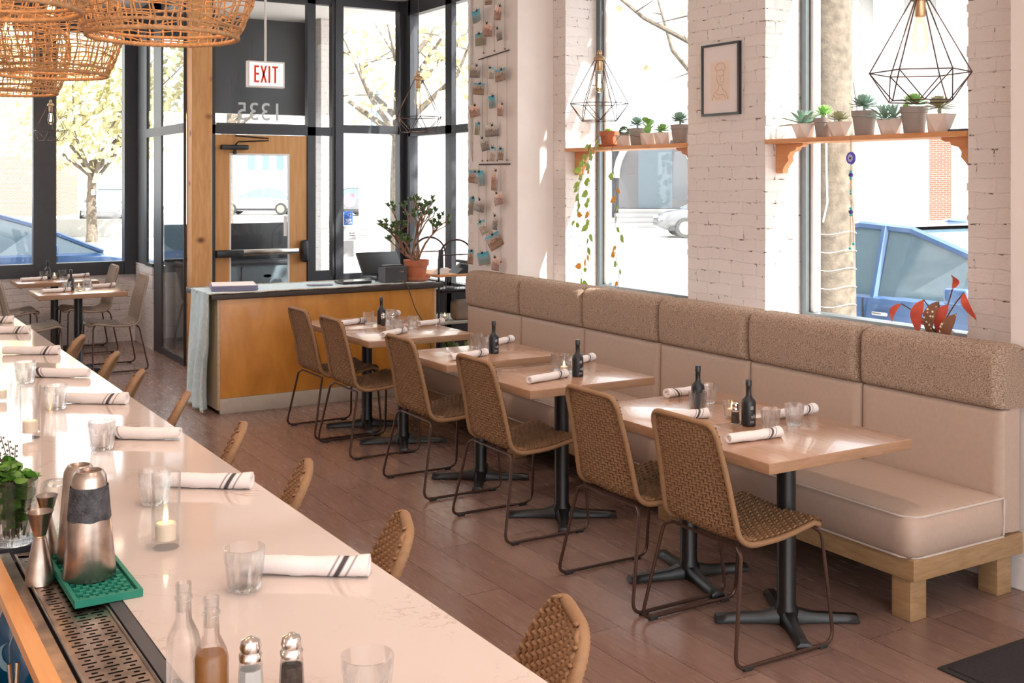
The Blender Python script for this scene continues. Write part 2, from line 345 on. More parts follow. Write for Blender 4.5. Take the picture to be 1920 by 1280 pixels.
def mesh(name, mb, mats, smooth=True, ang=40):
    me = bpy.data.meshes.new(name); me.from_pydata(mb.v, [], mb.f)
    for m in (mats if isinstance(mats, (list, tuple)) else [mats]): me.materials.append(m)
    if len(me.materials) > 1: me.polygons.foreach_set('material_index', mb.m)
    bm = bmesh.new(); bm.from_mesh(me); bmesh.ops.recalc_face_normals(bm, faces=bm.faces[:])
    if smooth:
        for f in bm.faces: f.smooth = True
        a = math.radians(ang)
        for e in bm.edges:
            if len(e.link_faces) == 2 and e.calc_face_angle(0) > a: e.smooth = False
    bm.to_mesh(me); bm.free(); me.update(); return me
def obj(name, mb, mats, parent=None, smooth=True, label=None, ang=40):
    o = bpy.data.objects.new(name, mesh(name, mb, mats, smooth, ang)); C.objects.link(o)
    if parent: o.parent = parent
    if label: o['label'] = label
    return o
def tag(o, label, cat, group=None, kind=None):
    o['label'] = label; o['category'] = cat
    if group: o['group'] = group
    if kind: o['kind'] = kind
    return o
def thing(name, label, cat, loc=(0, 0, 0), rz=0, group=None):
    o = bpy.data.objects.new(name, None); C.objects.link(o); o.empty_display_size = .1
    o.location = loc; o.rotation_euler = (0, 0, rz); return tag(o, label, cat, group)
def struct(name, mb, m, smooth=False, parent=None):
    o = obj(name, mb, m, parent, smooth)
    if not parent: o['kind'] = 'structure'
    return o
def copy_tree(o, parent=None):
    c = o.copy(); C.objects.link(c)
    if parent: c.parent = parent
    for ch in list(o.children): copy_tree(ch, c)
    return c
FIRST = {}
def place(key, maker, label, loc, rz=0, group=None, tilt=None, scale=None):
    """first call builds the thing, the later ones copy it with its parts"""
    if key not in FIRST: o = maker(); FIRST[key] = o; used = False
    else: o = copy_tree(FIRST[key])
    o.location = loc; o.rotation_euler = (tilt[0] if tilt else 0, tilt[1] if tilt else 0, rz)
    if scale: o.scale = (scale,)*3 if not hasattr(scale, '__len__') else scale
    o['label'] = label
    if group: o['group'] = group
    elif 'group' in o.keys(): del o['group']
    return o
def fillet(pts, r, n=5):
    pts = [Vector(p) for p in pts]; out = [pts[0]]
    for i in range(1, len(pts)-1):
        a, b, c = pts[i-1], pts[i], pts[i+1]; d1 = (a-b); d2 = (c-b); rr = min(r, d1.length*.49, d2.length*.49)
        p1 = b+d1.normalized()*rr; p2 = b+d2.normalized()*rr
        for k in range(n+1):
            t = k/n; out.append(p1*(1-t)**2+b*2*t*(1-t)+p2*t*t)
    out.append(pts[-1]); return out
def resample(pts, step):
    pts = [Vector(p) for p in pts]; out = [pts[0]]; acc = 0; L = sum((pts[i+1]-pts[i]).length for i in range(len(pts)-1))
    n = max(2, int(L/step)); tgt = [L*i/n for i in range(1, n)]; s = 0; k = 0
    for i in range(len(pts)-1):
        l = (pts[i+1]-pts[i]).length
        while k < len(tgt) and tgt[k] <= s+l: out.append(pts[i].lerp(pts[i+1], (tgt[k]-s)/max(l, 1e-9))); k += 1
        s += l
    out.append(pts[-1]); return out

# ------------------------------------------------------------------ the room
FY = 12.85; CH = 3.66
struct('floor', MB().box(-3, 5.1, -3.2, FY, -.1, 0), M['floor'])
struct('ceiling', MB().box(-3, 5.2, -3.2, FY+.1, CH, CH+.15), M['ceiling'])
struct('wall_left', MB().box(-3.15, -3, -3.2, FY, -.1, CH), M['plaster'])
mb = MB().box(4.40, 5.1, -3.2, 3.077, 0, CH)
struct('wall_right', mb, M['plaster'])
struct('baseboard_right', MB().box(4.382, 4.40, -3.2, 3.077, 0, .14, .004), M['white_paint'])
# knee wall behind the banquette with the window ledge on top
struct('wall_knee', MB().box(4.405, 5.1, 3.077, 7.193, 0, .93), M['plaster'])
def jag(mb, x, y, z0, z1, sgn, seed):
    # chipped arris of a painted brick edge: short bumps course by course
    r = random.Random(seed); z = z0
    while z < z1:
        h = .066; d = r.uniform(-.006, .008); h *= r.uniform(.5, 1); (mb.box(x-.002, x+.05, min(y, y+sgn*d), max(y, y+sgn*d), z+.004, min(z+h-.004, z1), .002) if d > .001 else None); z += .072
mb = MB()
for y0, y1 in ((3.077, 3.503), (4.887, 5.589), (7.009, 7.193)): mb.box(4.68, 5.1, y0, y1, .93, CH)
mb.box(4.68, 5.1, 3.503, 4.887, 3.35, CH).box(4.68, 5.1, 5.589, 7.009, 3.35, CH)
jag(mb, 4.68, 3.503, .93, 3.3, 1, 1); jag(mb, 4.68, 4.887, 2.1, 3.3, -1, 2); jag(mb, 4.68, 5.589, .93, 3.3, 1, 3); jag(mb, 4.68, 7.009, .93, 3.3, -1, 5)
struct('wall_right_brick', mb, M['brick'])
mb = MB().box(4.385, 5.1, 7.193, 7.99, 0, CH); jag(mb, 4.385, 7.99, .9, 3.3, 1, 4)
struct('wall_pilaster', mb, M['brick'])
struct('trim_1', MB().box(4.362, 4.376, 7.178, 7.86, .9, CH), M['plaster']); struct('trim_8', MB().box(4.376, 5.0, 7.178, 7.1925, .93, CH), M['plaster'])   # smooth boarding over the pilaster
mb = MB().tube([(4.365, 7.93, CH), (4.365, 7.93, 2.0), (4.385, 7.93, 1.93)], .012, 8); struct('trim_2', mb, M['white_paint'], True)
struct('trim_3', MB().box(4.376, 4.386, 7.865, 7.875, 1.40, 1.84).box(4.376, 4.386, 7.82, 7.875, 1.83, 1.84).box(4.376, 4.386, 7.82, 7.875, 1.40, 1.41), M['wire'])
def side_window(name, y0, y1):
    mb = MB()
    mb.box(4.965, 5.075, y1-.045, y1, .93, 3.35).box(4.965, 5.075, y0, y0+.045, .93, 3.35)
    mb.box(4.965, 5.075, y0+.045, y1-.045, .93, .985).box(4.965, 5.075, y0+.045, y1-.045, 3.28, 3.35)
    o = struct(name, mb, M['grey_metal'])
    m2 = MB()
    m2.box(5.0, 5.06, y1-.075, y1-.045, .985, 3.28, .006).box(5.0, 5.06, y0+.045, y0+.075, .985, 3.28, .006)
    obj('sash', m2, M['white_paint'], o); obj('pane', MB().box(5.027, 5.033, y0+.075, y1-.075, .985, 3.28), M['glass'], o, False)
    return o
side_window('window_1', 3.503, 4.887); side_window('window_2', 5.589, 7.009)

# entrance: glazed vestibule
def bars(name, lst, m, parent=None): 
    mb = MB()
    for b in lst: mb.box(*b)
    return struct(name, mb, m, False, parent)
Y0, Y1 = 10.72, 10.80
bars('wall_front_frame', [(3.041, 3.103, Y0, Y1, 0, CH), (4.04, 4.125, Y0, Y1, 0, CH), (4.327, 4.414, Y0-.03, Y1, 0, CH), (5.046, 5.16, Y0-.03, Y1, 0, CH),
     (3.041, 4.327, Y0, Y1, 2.228, 2.315), (4.414, 5.046, Y0, Y1, 2.262, 2.345), (3.103, 4.327, Y0, Y1, 3.56, CH), (4.414, 5.1, Y0, Y1, 3.56, CH),
     (4.125, 5.1, Y0, Y1, .0, .80), (4.125, 4.327, Y0, Y1, .80, .86), (4.414, 5.1, Y0-.02, Y1, .76, .82)], M['black_metal'])
for i, (x0, x1, z0, z1) in enumerate(((3.103, 4.04, 2.315, 3.56), (4.125, 4.327, 2.315, 3.56), (4.125, 4.327, .86, 2.228), (4.414, 5.046, 2.345, 3.56), (4.414, 5.046, .82, 2.262))):
    struct('window_%d' % (3+i), MB().box(x0, x1, 10.757, 10.763, z0, z1), M['glass'])
bars('trim_4', [(3.115, 4.03, Y0-.004, Y0+.01, 2.315, 2.335), (3.115, 4.03, Y0-.004, Y0+.01, 3.54, 3.56), (4.30, 4.327, Y0-.01, Y1, .8, 3.6)], M['grey_plastic'])
# glass wall of the bay, running back to the pilaster
XR = 5.10
bars('wall_bay_frame', [(XR, XR+.05, 9.63, 9.76, 0, CH), (XR, XR+.09, 10.55, 10.72, 0, CH), (XR, XR+.09, 7.99, 8.09, 0, CH),
     (XR, XR+.09, 8.09, 10.6, 2.235, 2.315), (XR, XR+.09, 8.09, 10.6, 3.5, CH), (XR, XR+.09, 8.09, 10.6, 0, .78)], M['black_metal'])
for i, (a, b) in enumerate(((8.09, 9.63), (9.76, 10.55))):
    struct('window_%d' % (8+2*i), MB().box(XR+.042, XR+.048, a, b, .78, 2.235), M['glass']); struct('window_%d' % (9+2*i), MB().box(XR+.042, XR+.048, a, b, 2.315, 3.5), M['glass'])
# left side of the vestibule
XL = 2.83
struct('trim_5', MB().box(2.845, 3.04, 10.60, 10.79, 0, CH, .004), M['post_wood'])
bars('wall_vestibule_frame', [(XL-.012, XL+.012, 10.785, 10.80, 0, CH), (XL-.012, XL+.012, 11.66, 11.98, 0, CH), (XL-.012, XL+.012, 12.30, 12.42, .87, CH),
     (XL-.012, XL+.012, 10.80, 11.66, 0, .07), (XL-.012, XL+.012, 10.80, 12.3, 3.52, CH), (XL-.03, XL+.012, 11.98, 12.30, .87, .90)], M['black_metal'])
bars('trim_6', [(XL-.014, XL+.014, 10.80, 12.6, 2.235, 2.325)], M['grey_plastic'])
bars('wall_vestibule_jamb', [(XL-.012, XL+.03, 12.42, FY, .87, CH)], M['grey_plastic'])
for i, (a, b, z0, z1) in enumerate(((10.80, 11.66, .07, 2.235), (10.80, 11.66, 2.325, 3.52), (11.98, 12.30, .90, 2.235), (11.98, 12.30, 2.325, 3.52))):
    struct('window_%d' % (14+i), MB().box(XL-.003, XL+.003, a, b, z0, z1), M['glass'])
struct('wall_vestibule_knee', MB().box(XL-.02, XL+.12, 12.02, FY, 0, .87), M['brick'])
# left shop front
struct('wall_front', MB().box(-3, XL-.02, FY-.04, FY+.2, 0, .74), M['brick'])
bars('wall_front_mullions', [(1.76, 1.99, FY-.05, FY+.06, .74, CH), (2.69, 2.86, FY-.08, FY+.06, .74, CH), (.1, .2, FY-.03, FY+.06, .74, CH), (-1.5, -1.4, FY-.03, FY+.06, .74, CH),
     (-3, 2.86, FY-.06, FY+.06, .74, .885), (-3, 2.86, FY-.06, FY+.06, 3.38, CH)], M['black_metal'])
for i, (a, b) in enumerate(((1.99, 2.69), (.2, 1.76), (-1.4, .1), (-3, -1.5))):
    struct('window_%d' % (18+i), MB().box(a, b, FY+.0, FY+.006, .885, 3.38), M['glass'])
# vestibule outer shell
struct('wall_bulkhead', MB().box(2.95, 4.95, 12.75, 12.85, 2.55, CH), M['black_metal'])  # near-black colour stands in for the unlit inner face
struct('wall_outer_pier', MB().box(4.80, 4.98, 12.3, 12.9, -.1, CH), M['brick'])
struct('trim_7', MB().box(4.2, 6.4, 10.9, 12.6, 3.70, 3.8), M['plaster'])

# entrance door
d = struct('door_1', MB().box(3.108, 3.246, 10.735, 10.785, .02, 2.222).box(3.858, 4.034, 10.735, 10.785, .02, 2.222).box(3.246, 3.858, 10.735, 10.785, 2.04, 2.222).box(3.246, 3.858, 10.735, 10.785, .02, .30), M['door_wood'])
obj('pane', MB().box(3.246, 3.858, 10.757, 10.763, .30, 2.04), M['glass'], d, False)
obj('glazing_bead', MB().box(3.246, 3.262, 10.738, 10.752, .3, 2.04).box(3.838, 3.858, 10.738, 10.752, .3, 2.04).box(3.262, 3.838, 10.738, 10.752, 2.02, 2.04), M['white_paint'], d, False, label='white glazing bead round the door glass')
pb = obj('panic_bar', MB().box(3.125, 3.93, 10.66, 10.70, 1.045, 1.10, .008), M['chrome'], d, label='chrome push bar')
obj('bar_end', MB().box(3.10, 3.37, 10.655, 10.735, 1.03, 1.10, .008), M['black_plastic'], pb)
obj('latch_case', MB().box(3.955, 4.03, 10.64, 10.735, .955, 1.18, .03), M['black_plastic'], pb, label='black rounded latch case')
cl = obj('door_closer', MB().box(3.15, 3.42, 10.67, 10.735, 2.075, 2.12, .01).lathe([(.018, 0), (.018, .03), (.006, .045)], 10, (3.29, 10.70, 2.03)), M['black_plastic'], d)
obj('closer_arm', MB().tube([(3.29, 10.69, 2.12), (3.31, 10.66, 2.15), (3.60, 10.62, 2.165), (3.60, 10.62, 2.185), (3.29, 10.70, 2.21)], .008, 6), M['black_plastic'], cl)
obj('notice', MB().box(3.80, 3.836, 10.752, 10.757, 1.22, 1.42), M['paper'], d, label='small paper notice on the door glass')

def text(name, s, size, loc, rot, m, parent=None, sx=1, ext=.001):
    c = bpy.data.curves.new(name, 'FONT'); c.body = s; c.size = size; c.extrude = ext; c.align_x = 'CENTER'; c.align_y = 'CENTER'
    c.materials.append(m); o = bpy.data.objects.new(name, c); C.objects.link(o); o.location = loc; o.rotation_euler = rot; o.scale = (sx, 1, 1)
    me = bpy.data.meshes.new_from_object(o); me.name = name; bpy.data.objects.remove(o)
    if not me.materials: me.materials.append(m)
    o = bpy.data.objects.new(name, me); C.objects.link(o); o.location = loc; o.rotation_euler = rot; o.scale = (sx, 1, 1)
    if parent: o.parent = parent
    return o
o = text('street_number', '1335', .25, (3.56, 10.77, 2.445), (PI/2, 0, PI), plain('frosted_vinyl_numerals', (.72, .72, .72), .6), sx=.95)
tag(o, 'reversed pale street number 1335 on the glass above the door', 'lettering')
# stickers on the pane beside the door
o = obj('disc_sticker', MB().lathe([(.075, 0), (.075, .003)], 28, (4.505, 10.748, 1.573), 'y'), M['pink_disc']); tag(o, 'round pink sticker on the glass right of the door', 'sticker')
t = thing('card_sticker', 'small blue card payment sticker on the glass below the pink disc', 'sticker', (4.49, 10.75, 1.385))
obj('backing', MB().box(-.048, .048, -.004, 0, -.07, .07), M['visa_blue'], t, False)
text('lettering', 'VISA', .042, (0, -.006, -.045), (PI/2, 0, 0), M['paper'], t)
obj('wave_mark', MB().tube([(.01, -.006, .02), (-.012, -.006, .035), (.01, -.006, .052)], .004, 5).tube([(.02, -.006, .012), (.025, -.006, .036), (.02, -.006, .058)], .003, 5), M['paper'], t)
obj('fine_print', MB().box(-.035, .035, -.006, -.003, -.012, -.006).box(-.03, .03, -.006, -.003, 0-.024, -.018), M['paper'], t, False)
o = obj('paper_notice', MB().box(4.43, 4.575, 10.745, 10.749, 1.165, 1.305), M['paper'], None, False); tag(o, 'square white notice taped on the glass below the blue sticker', 'notice')
obj('print_mark', MB().box(4.50, 4.515, 10.742, 10.746, 1.225, 1.24).box(4.52, 4.56, 10.742, 10.746, 1.228, 1.236).box(4.50, 4.56, 10.742, 10.746, 1.205, 1.211), M['grey_plastic'], o, False)
o = obj('paper_notice', MB().box(4.43, 4.55, 10.745, 10.749, .985, 1.155), M['paper'], None, False); tag(o, 'blank white notice on the glass, lowest beside the host desk', 'notice')

# exit sign
t = thing('exit_sign', 'white hanging sign with red EXIT letters', 'exit sign', (3.19, 9.5, 2.70))
obj('housing', MB().box(-.166, .166, -.03, .03, -.115, .115, .006), M['white_paint'], t)
obj('face', MB().box(-.150, .150, -.034, -.029, -.10, .10, .002), glow('lit_sign_face', (1, .90, .86), .9), t)
S = MB()
def L(x): return -.112+x*.060
zb, zt, sw = -.074, .074, .0175
def bar2(x0, z0, x1, z1, wd=sw): # slanted bar
    S.prism([(x0, z0), (x0+wd, z0), (x1+wd, z1), (x1, z1)], lambda p: (p[0], -.036, p[1]), lambda p: (p[0], -.0335, p[1]))
S.box(L(0), L(0)+sw, -.036, -.0335, zb, zt)
for z in (zb, -.007, zt-sw): S.box(L(0)+sw, L(0)+.045, -.036, -.0335, z, z+sw)
bar2(L(1)-.004, zb, L(1)+.038, zt); bar2(L(1)+.038, zb, L(1)-.004, zt)
S.box(L(2)+.008, L(2)+.008+sw, -.036, -.0335, zb, zt)
S.box(L(3)-.018, L(3)+.034, -.036, -.0335, zt-sw, zt); S.box(L(3)+.001, L(3)+.001+sw, -.036, -.0335, zb, zt-sw)
obj('lettering', S, M['red_print'], t, False, label='red EXIT lettering')
obj('stem', MB().tube([(0, 0, .11), (0, 0, CH-2.70)], .011, 10), M['white_paint'], t)

# ------------------------------------------------------------------ banquette
t = thing('banquette', 'long beige banquette with tweed headrests along the brick window wall', 'banquette', (0, 0, 0))
BY0, BY1 = 3.0, 7.76
obj('frame_rail', MB().box(3.675, 4.375, BY0, BY1, .168, .258, .004), M['frame_oak'], t)
for x in (3.685, 4.235):
    for y in (3.025, 4.55, 6.1, 7.64): obj('leg', MB().box(x, x+.095, y, y+.095, 0, .17, .003), M['frame_oak'], t)
def cushion(y0, y1):
    """soft box cushion: rounded outline, bulging sides, crowned top"""
    x0, x1, z0, z1, rc = 3.66, 4.245, .258, .425, .05; P = []
    for cx, cy_, a0 in ((x0+rc, y0+rc, PI), (x1-.01, y0+.01, PI*1.5), (x1-.01, y1-.01, 0), (x0+rc, y1-rc, PI*.5)):
        r_ = rc if cx < 4 else .01
        P += [Vector((cx+r_*math.cos(a0+PI/2*k/6), cy_+r_*math.sin(a0+PI/2*k/6), 0)) for k in range(7)]
    P = resample(P+[P[0]], .03)[:-1]; n = len(P); xc = (x0+x1)/2; rings = []
    def cen(p): return Vector((xc, min(max(p.y, y0+.29), y1-.29), 0))
    for k in range(9):
        f = k/8; off = .004-.008*(f in (0, 1))+.020*math.sin(PI*f); ring = []
        for p in P:
            d_ = (p-cen(p)).normalized(); o_ = off if p.x < x1-.02 else 0
            ring.append((p.x+d_.x*o_, p.y+d_.y*o_, z0+(z1-z0)*f+.004*math.sin(p.y*7+p.x*5)*math.sin(PI*f)))
        rings.append(ring)
    for t_ in (.985, .94, .86, .74, .58, .4, .2, .03):
        ring = []
        for p in P:
            c_ = cen(p); q = c_+(p-c_)*t_; e_ = 1-t_
            ring.append((q.x, q.y, z1+.034*(1-t_**3)**.8+.002*math.sin(q.y*9+q.x*13)*e_))
        rings.append(ring)
    mb = MB(); mb.add([v for r_ in rings for v in r_], [(a*n+b, a*n+(b+1) % n, (a+1)*n+(b+1) % n, (a+1)*n+b) for a in range(len(rings)-1) for b in range(n)]+[tuple((len(rings)-1)*n+b for b in range(n))]+[tuple(range(n))[::-1]])
    return mb
obj('seat_cushion', cushion(3.0, 5.40), M['vinyl'], t, ang=60); obj('seat_cushion', cushion(5.405, 7.76), M['vinyl'], t, ang=60)
wp = MB()
for y0, y1 in ((3.0, 5.40), (5.405, 7.76)):
    for z in (.262, .425):
        path = fillet([(4.24, y0-.001, z), (3.657, y0-.001, z), (3.657, y1, z), (4.24, y1, z)], .075, 7)
        pts = resample(path, .05)
        pts = [Vector((p.x, p.y, p.z+(0 if z < .3 else 0.0))) for p in pts]; wp.tube(pts, .0045, 6)
    wp.tube([(4.235, y0-.004, .27), (4.24, y0-.004, .42)], .0045, 6)
obj('welt_piping', wp, M['piping'], t)
obj('back_board', MB().box(4.30, 4.372, BY0+.01, BY1-.01, .26, .99, .01), M['vinyl'], t)
ys = [3.003, 3.781, 4.558, 5.336, 6.14, 6.944, 7.76]
def pad(y0, y1, z0, z1, xf, xb, r, puff):
    mb = MB(); n = 18; m_ = 10
    def f(u, v):   # u along the width, v round the profile from back bottom over front to back top
        y = y0+.004+(y1-y0-.008)*u
        e = min(1, min(u, 1-u)*(y1-y0)/.035); inset = r*.8*(1-math.sqrt(max(0, 1-(1-e)**2)))
        a = v*3
        if a < 1: x = xb+(xf-xb)*a; z = z0
        elif a < 2: x = xf; z = z0+(z1-z0)*(a-1)
        else: x = xf+(xb-xf)*(a-2); z = z1
        # round corners of the profile
        def rc(cx, cz, sx, sz, rr):
            nonlocal x, z
            dx = (x-(cx))*sx; dz = (z-(cz))*sz
            if dx > 0 and dz > 0:
                l = math.hypot(dx, dz)
                if l > rr: x = cx+sx*dx/l*rr; z = cz+sz*dz/l*rr
        rc(xf+r*.5, z0+r*.5, -1, -1, r*.5); rc(xf+r, z1-r, -1, 1, r)
        x += inset-(puff*math.sin(PI*min(1, max(0, (z-z0)/(z1-z0))))*(e) if x < xf+.03 else 0)
        return (x, y, z-(inset*.7 if v > .67 else 0))
    U = [0, .005, .015, .03, .045]+[.06+.88*i/10 for i in range(11)]+[.955, .97, .985, .995, 1]
    V = [0, .1, .2, .27, .30, .315, .3333, .35, .365, .38, .42, .5, .58, .6, .615, .63, .645, .655, .6667, .68, .70, .73, .76, .8, .9, 1]
    nu, nv = len(U)-1, len(V)-1
    vs = [f(a, b) for b in V for a in U]
    mb.add(vs, [(j*(nu+1)+i, j*(nu+1)+i+1, (j+1)*(nu+1)+i+1, (j+1)*(nu+1)+i) for j in range(nv) for i in range(nu)])
    mb.add([vs[j*(nu+1)] for j in range(nv+1)], [tuple(range(nv+1))]); mb.add([vs[j*(nu+1)+nu] for j in range(nv+1)], [tuple(range(nv+1))])
    return mb
for i in range(6):
    obj('back_panel', pad(ys[i], ys[i+1], .27, .795, 4.245, 4.34, .02, .012), M['vinyl'], t, ang=60)
    obj('headrest', pad(ys[i], ys[i+1], .795, 1.065, 4.225, 4.378, .055, .014), M['tweed'], t, label='brown tweed headrest pad', ang=60)

# ------------------------------------------------------------------ woven chairs
def shell_path(seat_z, hback, depth=.43, dip=.02, recl=.10):
    front = (depth*.52, seat_z+.012); rear = (-depth*.45, seat_z-.02)
    P = [Vector((front[0]+.012, 0, front[1]-.022)), Vector((front[0]-.015, 0, front[1]+.004)), Vector((.02, 0, seat_z-dip)), Vector((rear[0]+.05, 0, rear[1]-.004)),
         Vector((rear[0]-.005, 0, rear[1]+.03)), Vector((rear[0]-recl*.45, 0, rear[1]+.03+hback*.5)), Vector((rear[0]-recl, 0, rear[1]+.03+hback))]
    return resample(fillet(P, .06, 7), .0145)
def woven(path, width, n_warp, mirror_edge=.0, r=.0052, lift=.0055):
    """wefts across and warps along; returns the strands as one mesh"""
    mb = MB(); k = len(path)
    nor = []
    for i in range(k):
        t_ = (path[min(i+1, k-1)]-path[max(i-1, 0)]).normalized(); nor.append(Vector((t_.z, 0, -t_.x)))
    for i in range(k):
        w_ = width(i/(k-1)); pts = []; m_ = n_warp*2
        for j in range(m_+1):
            u = -1+2*j/m_; s_ = (1 if (i % 2) else -1)*math.cos(PI*j/2*2/2) if False else (1 if ((j//2+i) % 2) else -1)*(1 if j % 2 else 0)
            c_ = path[i]+nor[i]*(s_*lift+.012*(u*u))
            pts.append((c_.x, u*w_, c_.z))
        mb.tube(pts, r, 4, cap=False)
    for j in range(n_warp):
        u = -1+2*(j+.5)/n_warp; pts = []
        for i in range(k):
            s_ = -1 if ((j+i) % 2) else 1
            c_ = path[i]+nor[i]*(s_*lift+.012*u*u); pts.append((c_.x, u*width(i/(k-1)), c_.z))
        mb.tube(pts, r*1.15, 4, cap=False)
    return mb
def rim_path(path, width, rc=.045):
    k = len(path)
    def side(sg): return [Vector((p.x, sg*width(i/(k-1), False), p.z)) for i, p in enumerate(path)]
    def trim(P):   # cut rc off both ends, remembering the corner points
        L_ = [0]
        for a, b in zip(P[:-1], P[1:]): L_.append(L_[-1]+(b-a).length)
        return [p for p, l in zip(P, L_) if rc < l < L_[-1]-rc]
    a, b = side(-1), side(1); out = []
    ta, tb = trim(a), trim(b)[::-1]
    def corner(p1, c, p2):
        return [p1*(1-t)**2+c*2*t*(1-t)+p2*t*t for t in [i/8 for i in range(9)]]
    def inset(c, other): return c+(other-c).normalized()*rc
    out += ta+corner(ta[-1], a[-1], inset(a[-1], b[-1]))[1:]+corner(inset(b[-1], a[-1]), b[-1], tb[0])[:-1]
    out += tb+corner(tb[-1], b[0], inset(b[0], a[0]))[1:]+corner(inset(a[0], b[0]), a[0], ta[0])[:-1]
    return out
def rounded(wf, length, rc):
    """half width that narrows with the rounded corners at both ends of a path"""
    def f(v, cut=True):
        w_ = wf(v)
        if cut:
            s_ = min(v, 1-v)*length
            if s_ < rc: w_ -= rc*.62*(1-math.sqrt(max(0, 1-(1-s_/rc)**2)))
        return w_
    return f
def wrapped(pts, r, step=.0048):
    pts = pts+[pts[0]]; q = resample(pts, step)[:-1]
    mb = MB(); mb.tube(q, [r*(1 if i % 2 else .86) for i in range(len(q))], 8, closed=True); return mb
def make_chair(cm):
    def mk():
        t = thing('dining_chair', '', 'chair')
        path = shell_path(.445, .42)
        k = len(path); wid = rounded(lambda v: .212-.03*max(0, (v-.5)*2), .0145*k, .05); b = next(i for i in range(k) if i > k*.3 and path[i].z > path[i-1].z and path[i].z > .445)
        full = path
        w1 = lambda v: wid(v*b/(k-1)); w2 = lambda v: wid((b+v*(k-1-b))/(k-1))
        obj('seat', woven(full[:b+1], w1, 17), cm, t, ang=180); obj('backrest', woven(full[b:], w2, 17), cm, t, ang=180)
        obj('wrapped_rim', wrapped(rim_path(full, wid, .05), .0125), cm, t, ang=180)
        for s in (-1, 1):
            p = fillet([(-.185, s*.19, .415), (-.20, s*.225, .40), (-.275, s*.275, .012), (.225, s*.275, .012), (.212, s*.225, .42), (.19, s*.195, .438)], .055, 6)
            lg = obj('sled_leg', MB().tube(p, .0075, 8), M['brown_tube'], t)
            for x in (-.215, .165): obj('foot_pad', MB().box(x-.02, x+.02, s*.275-.009, s*.275+.009, 0, .016, .003), M['rubber'], lg)
        obj('cross_tube', MB().tube([(-.185, -.19, .415), (-.185, .19, .415)], .007, 6), M['brown_tube'], t); obj('cross_tube', MB().tube([(.19, -.195, .438), (.19, .195, .438)], .007, 6), M['brown_tube'], t)
        return t
    return mk
G = 'cane chairs along the banquette tables'
CY = [3.31, 3.92, 4.94, 5.82, 6.87, 7.48]
chl = ['woven cane chair nearest the camera, at the front end table', 'woven cane chair just behind the nearest one', 'third woven cane chair from the front, at a table standing alone',
       'fourth woven cane chair from the front', 'fifth cane chair, second from the host desk', 'woven cane chair standing nearest the amber host desk']
for i, y in enumerate(CY): place('chair', make_chair(M['cane']), chl[i], (3.035, y, 0), group=G)
G = 'grey brown chairs at the window tables'
for x, y, r, l in ((2.20, 10.98, PI, 'grey brown chair by the glass wall, with its whole back showing'), (2.20, 12.30, PI, 'grey brown chair in the corner under the front window'),
                   (1.50, 10.98, 0, 'grey brown chair left of the nearer window table'), (1.48, 12.30, 0, 'grey brown chair left of the farther window table')):
    place('chair_dark', make_chair(M['cane_dark']), l, (x, y, 0), r, G)
def make_stool():
    t = thing('counter_stool', '', 'stool')
    path = shell_path(.60, .275, .40, .015, .13); k = len(path)
    wid = rounded(lambda v: .178-.035*max(0, (v-.62)/.38)**1.5, .0145*k, .10)
    b = next(i for i in range(k) if i > k*.3 and path[i].z > .60)
    w1 = lambda v: wid(v*b/(k-1)); w2 = lambda v: wid((b+v*(k-1-b))/(k-1))
    obj('seat', woven(path[:b+1], w1, 15), M['cane'], t, ang=180); obj('backrest', woven(path[b:], w2, 15, r=.006), M['cane'], t, ang=180)
    obj('wrapped_rim', wrapped(rim_path(path, wid, .10), .016, .006), M['cane'], t, ang=180)
    for s in (-1, 1):
        p = fillet([(-.17, s*.17, .57), (-.20, s*.20, .55), (-.25, s*.24, .012), (.22, s*.24, .012), (.19, s*.20, .57), (.16, s*.17, .59)], .05, 5)
        obj('sled_leg', MB().tube(p, .008, 8), M['brown_tube'], t)
    obj('footrest', MB().tube([(.21, -.23, .2), (.21, .23, .2)], .008, 6), M['brown_tube'], t)
    return t
st = ['woven bar stool nearest the camera', 'second bar stool from the camera', 'third bar stool from the camera', 'fourth bar stool from the camera', 'fifth bar stool along the counter',
      'sixth bar stool along the counter', 'seventh bar stool along the counter', 'farthest bar stool, near the window tables']
for i, (x, y) in enumerate(((1.33, 2.03), (1.30, 2.76), (1.28, 3.42), (1.275, 4.06), (1.255, 4.76), (1.22, 5.42), (1.235, 6.05), (1.20, 6.79))):
    a = math.radians(159)          # turned toward the counter and the entrance
    place('stool', make_stool, st[i]+', only its back above the counter', (x+.30*math.cos(a)-.045, y+.30*math.sin(a)-.12, 0), a, 'bar stools along the counter')

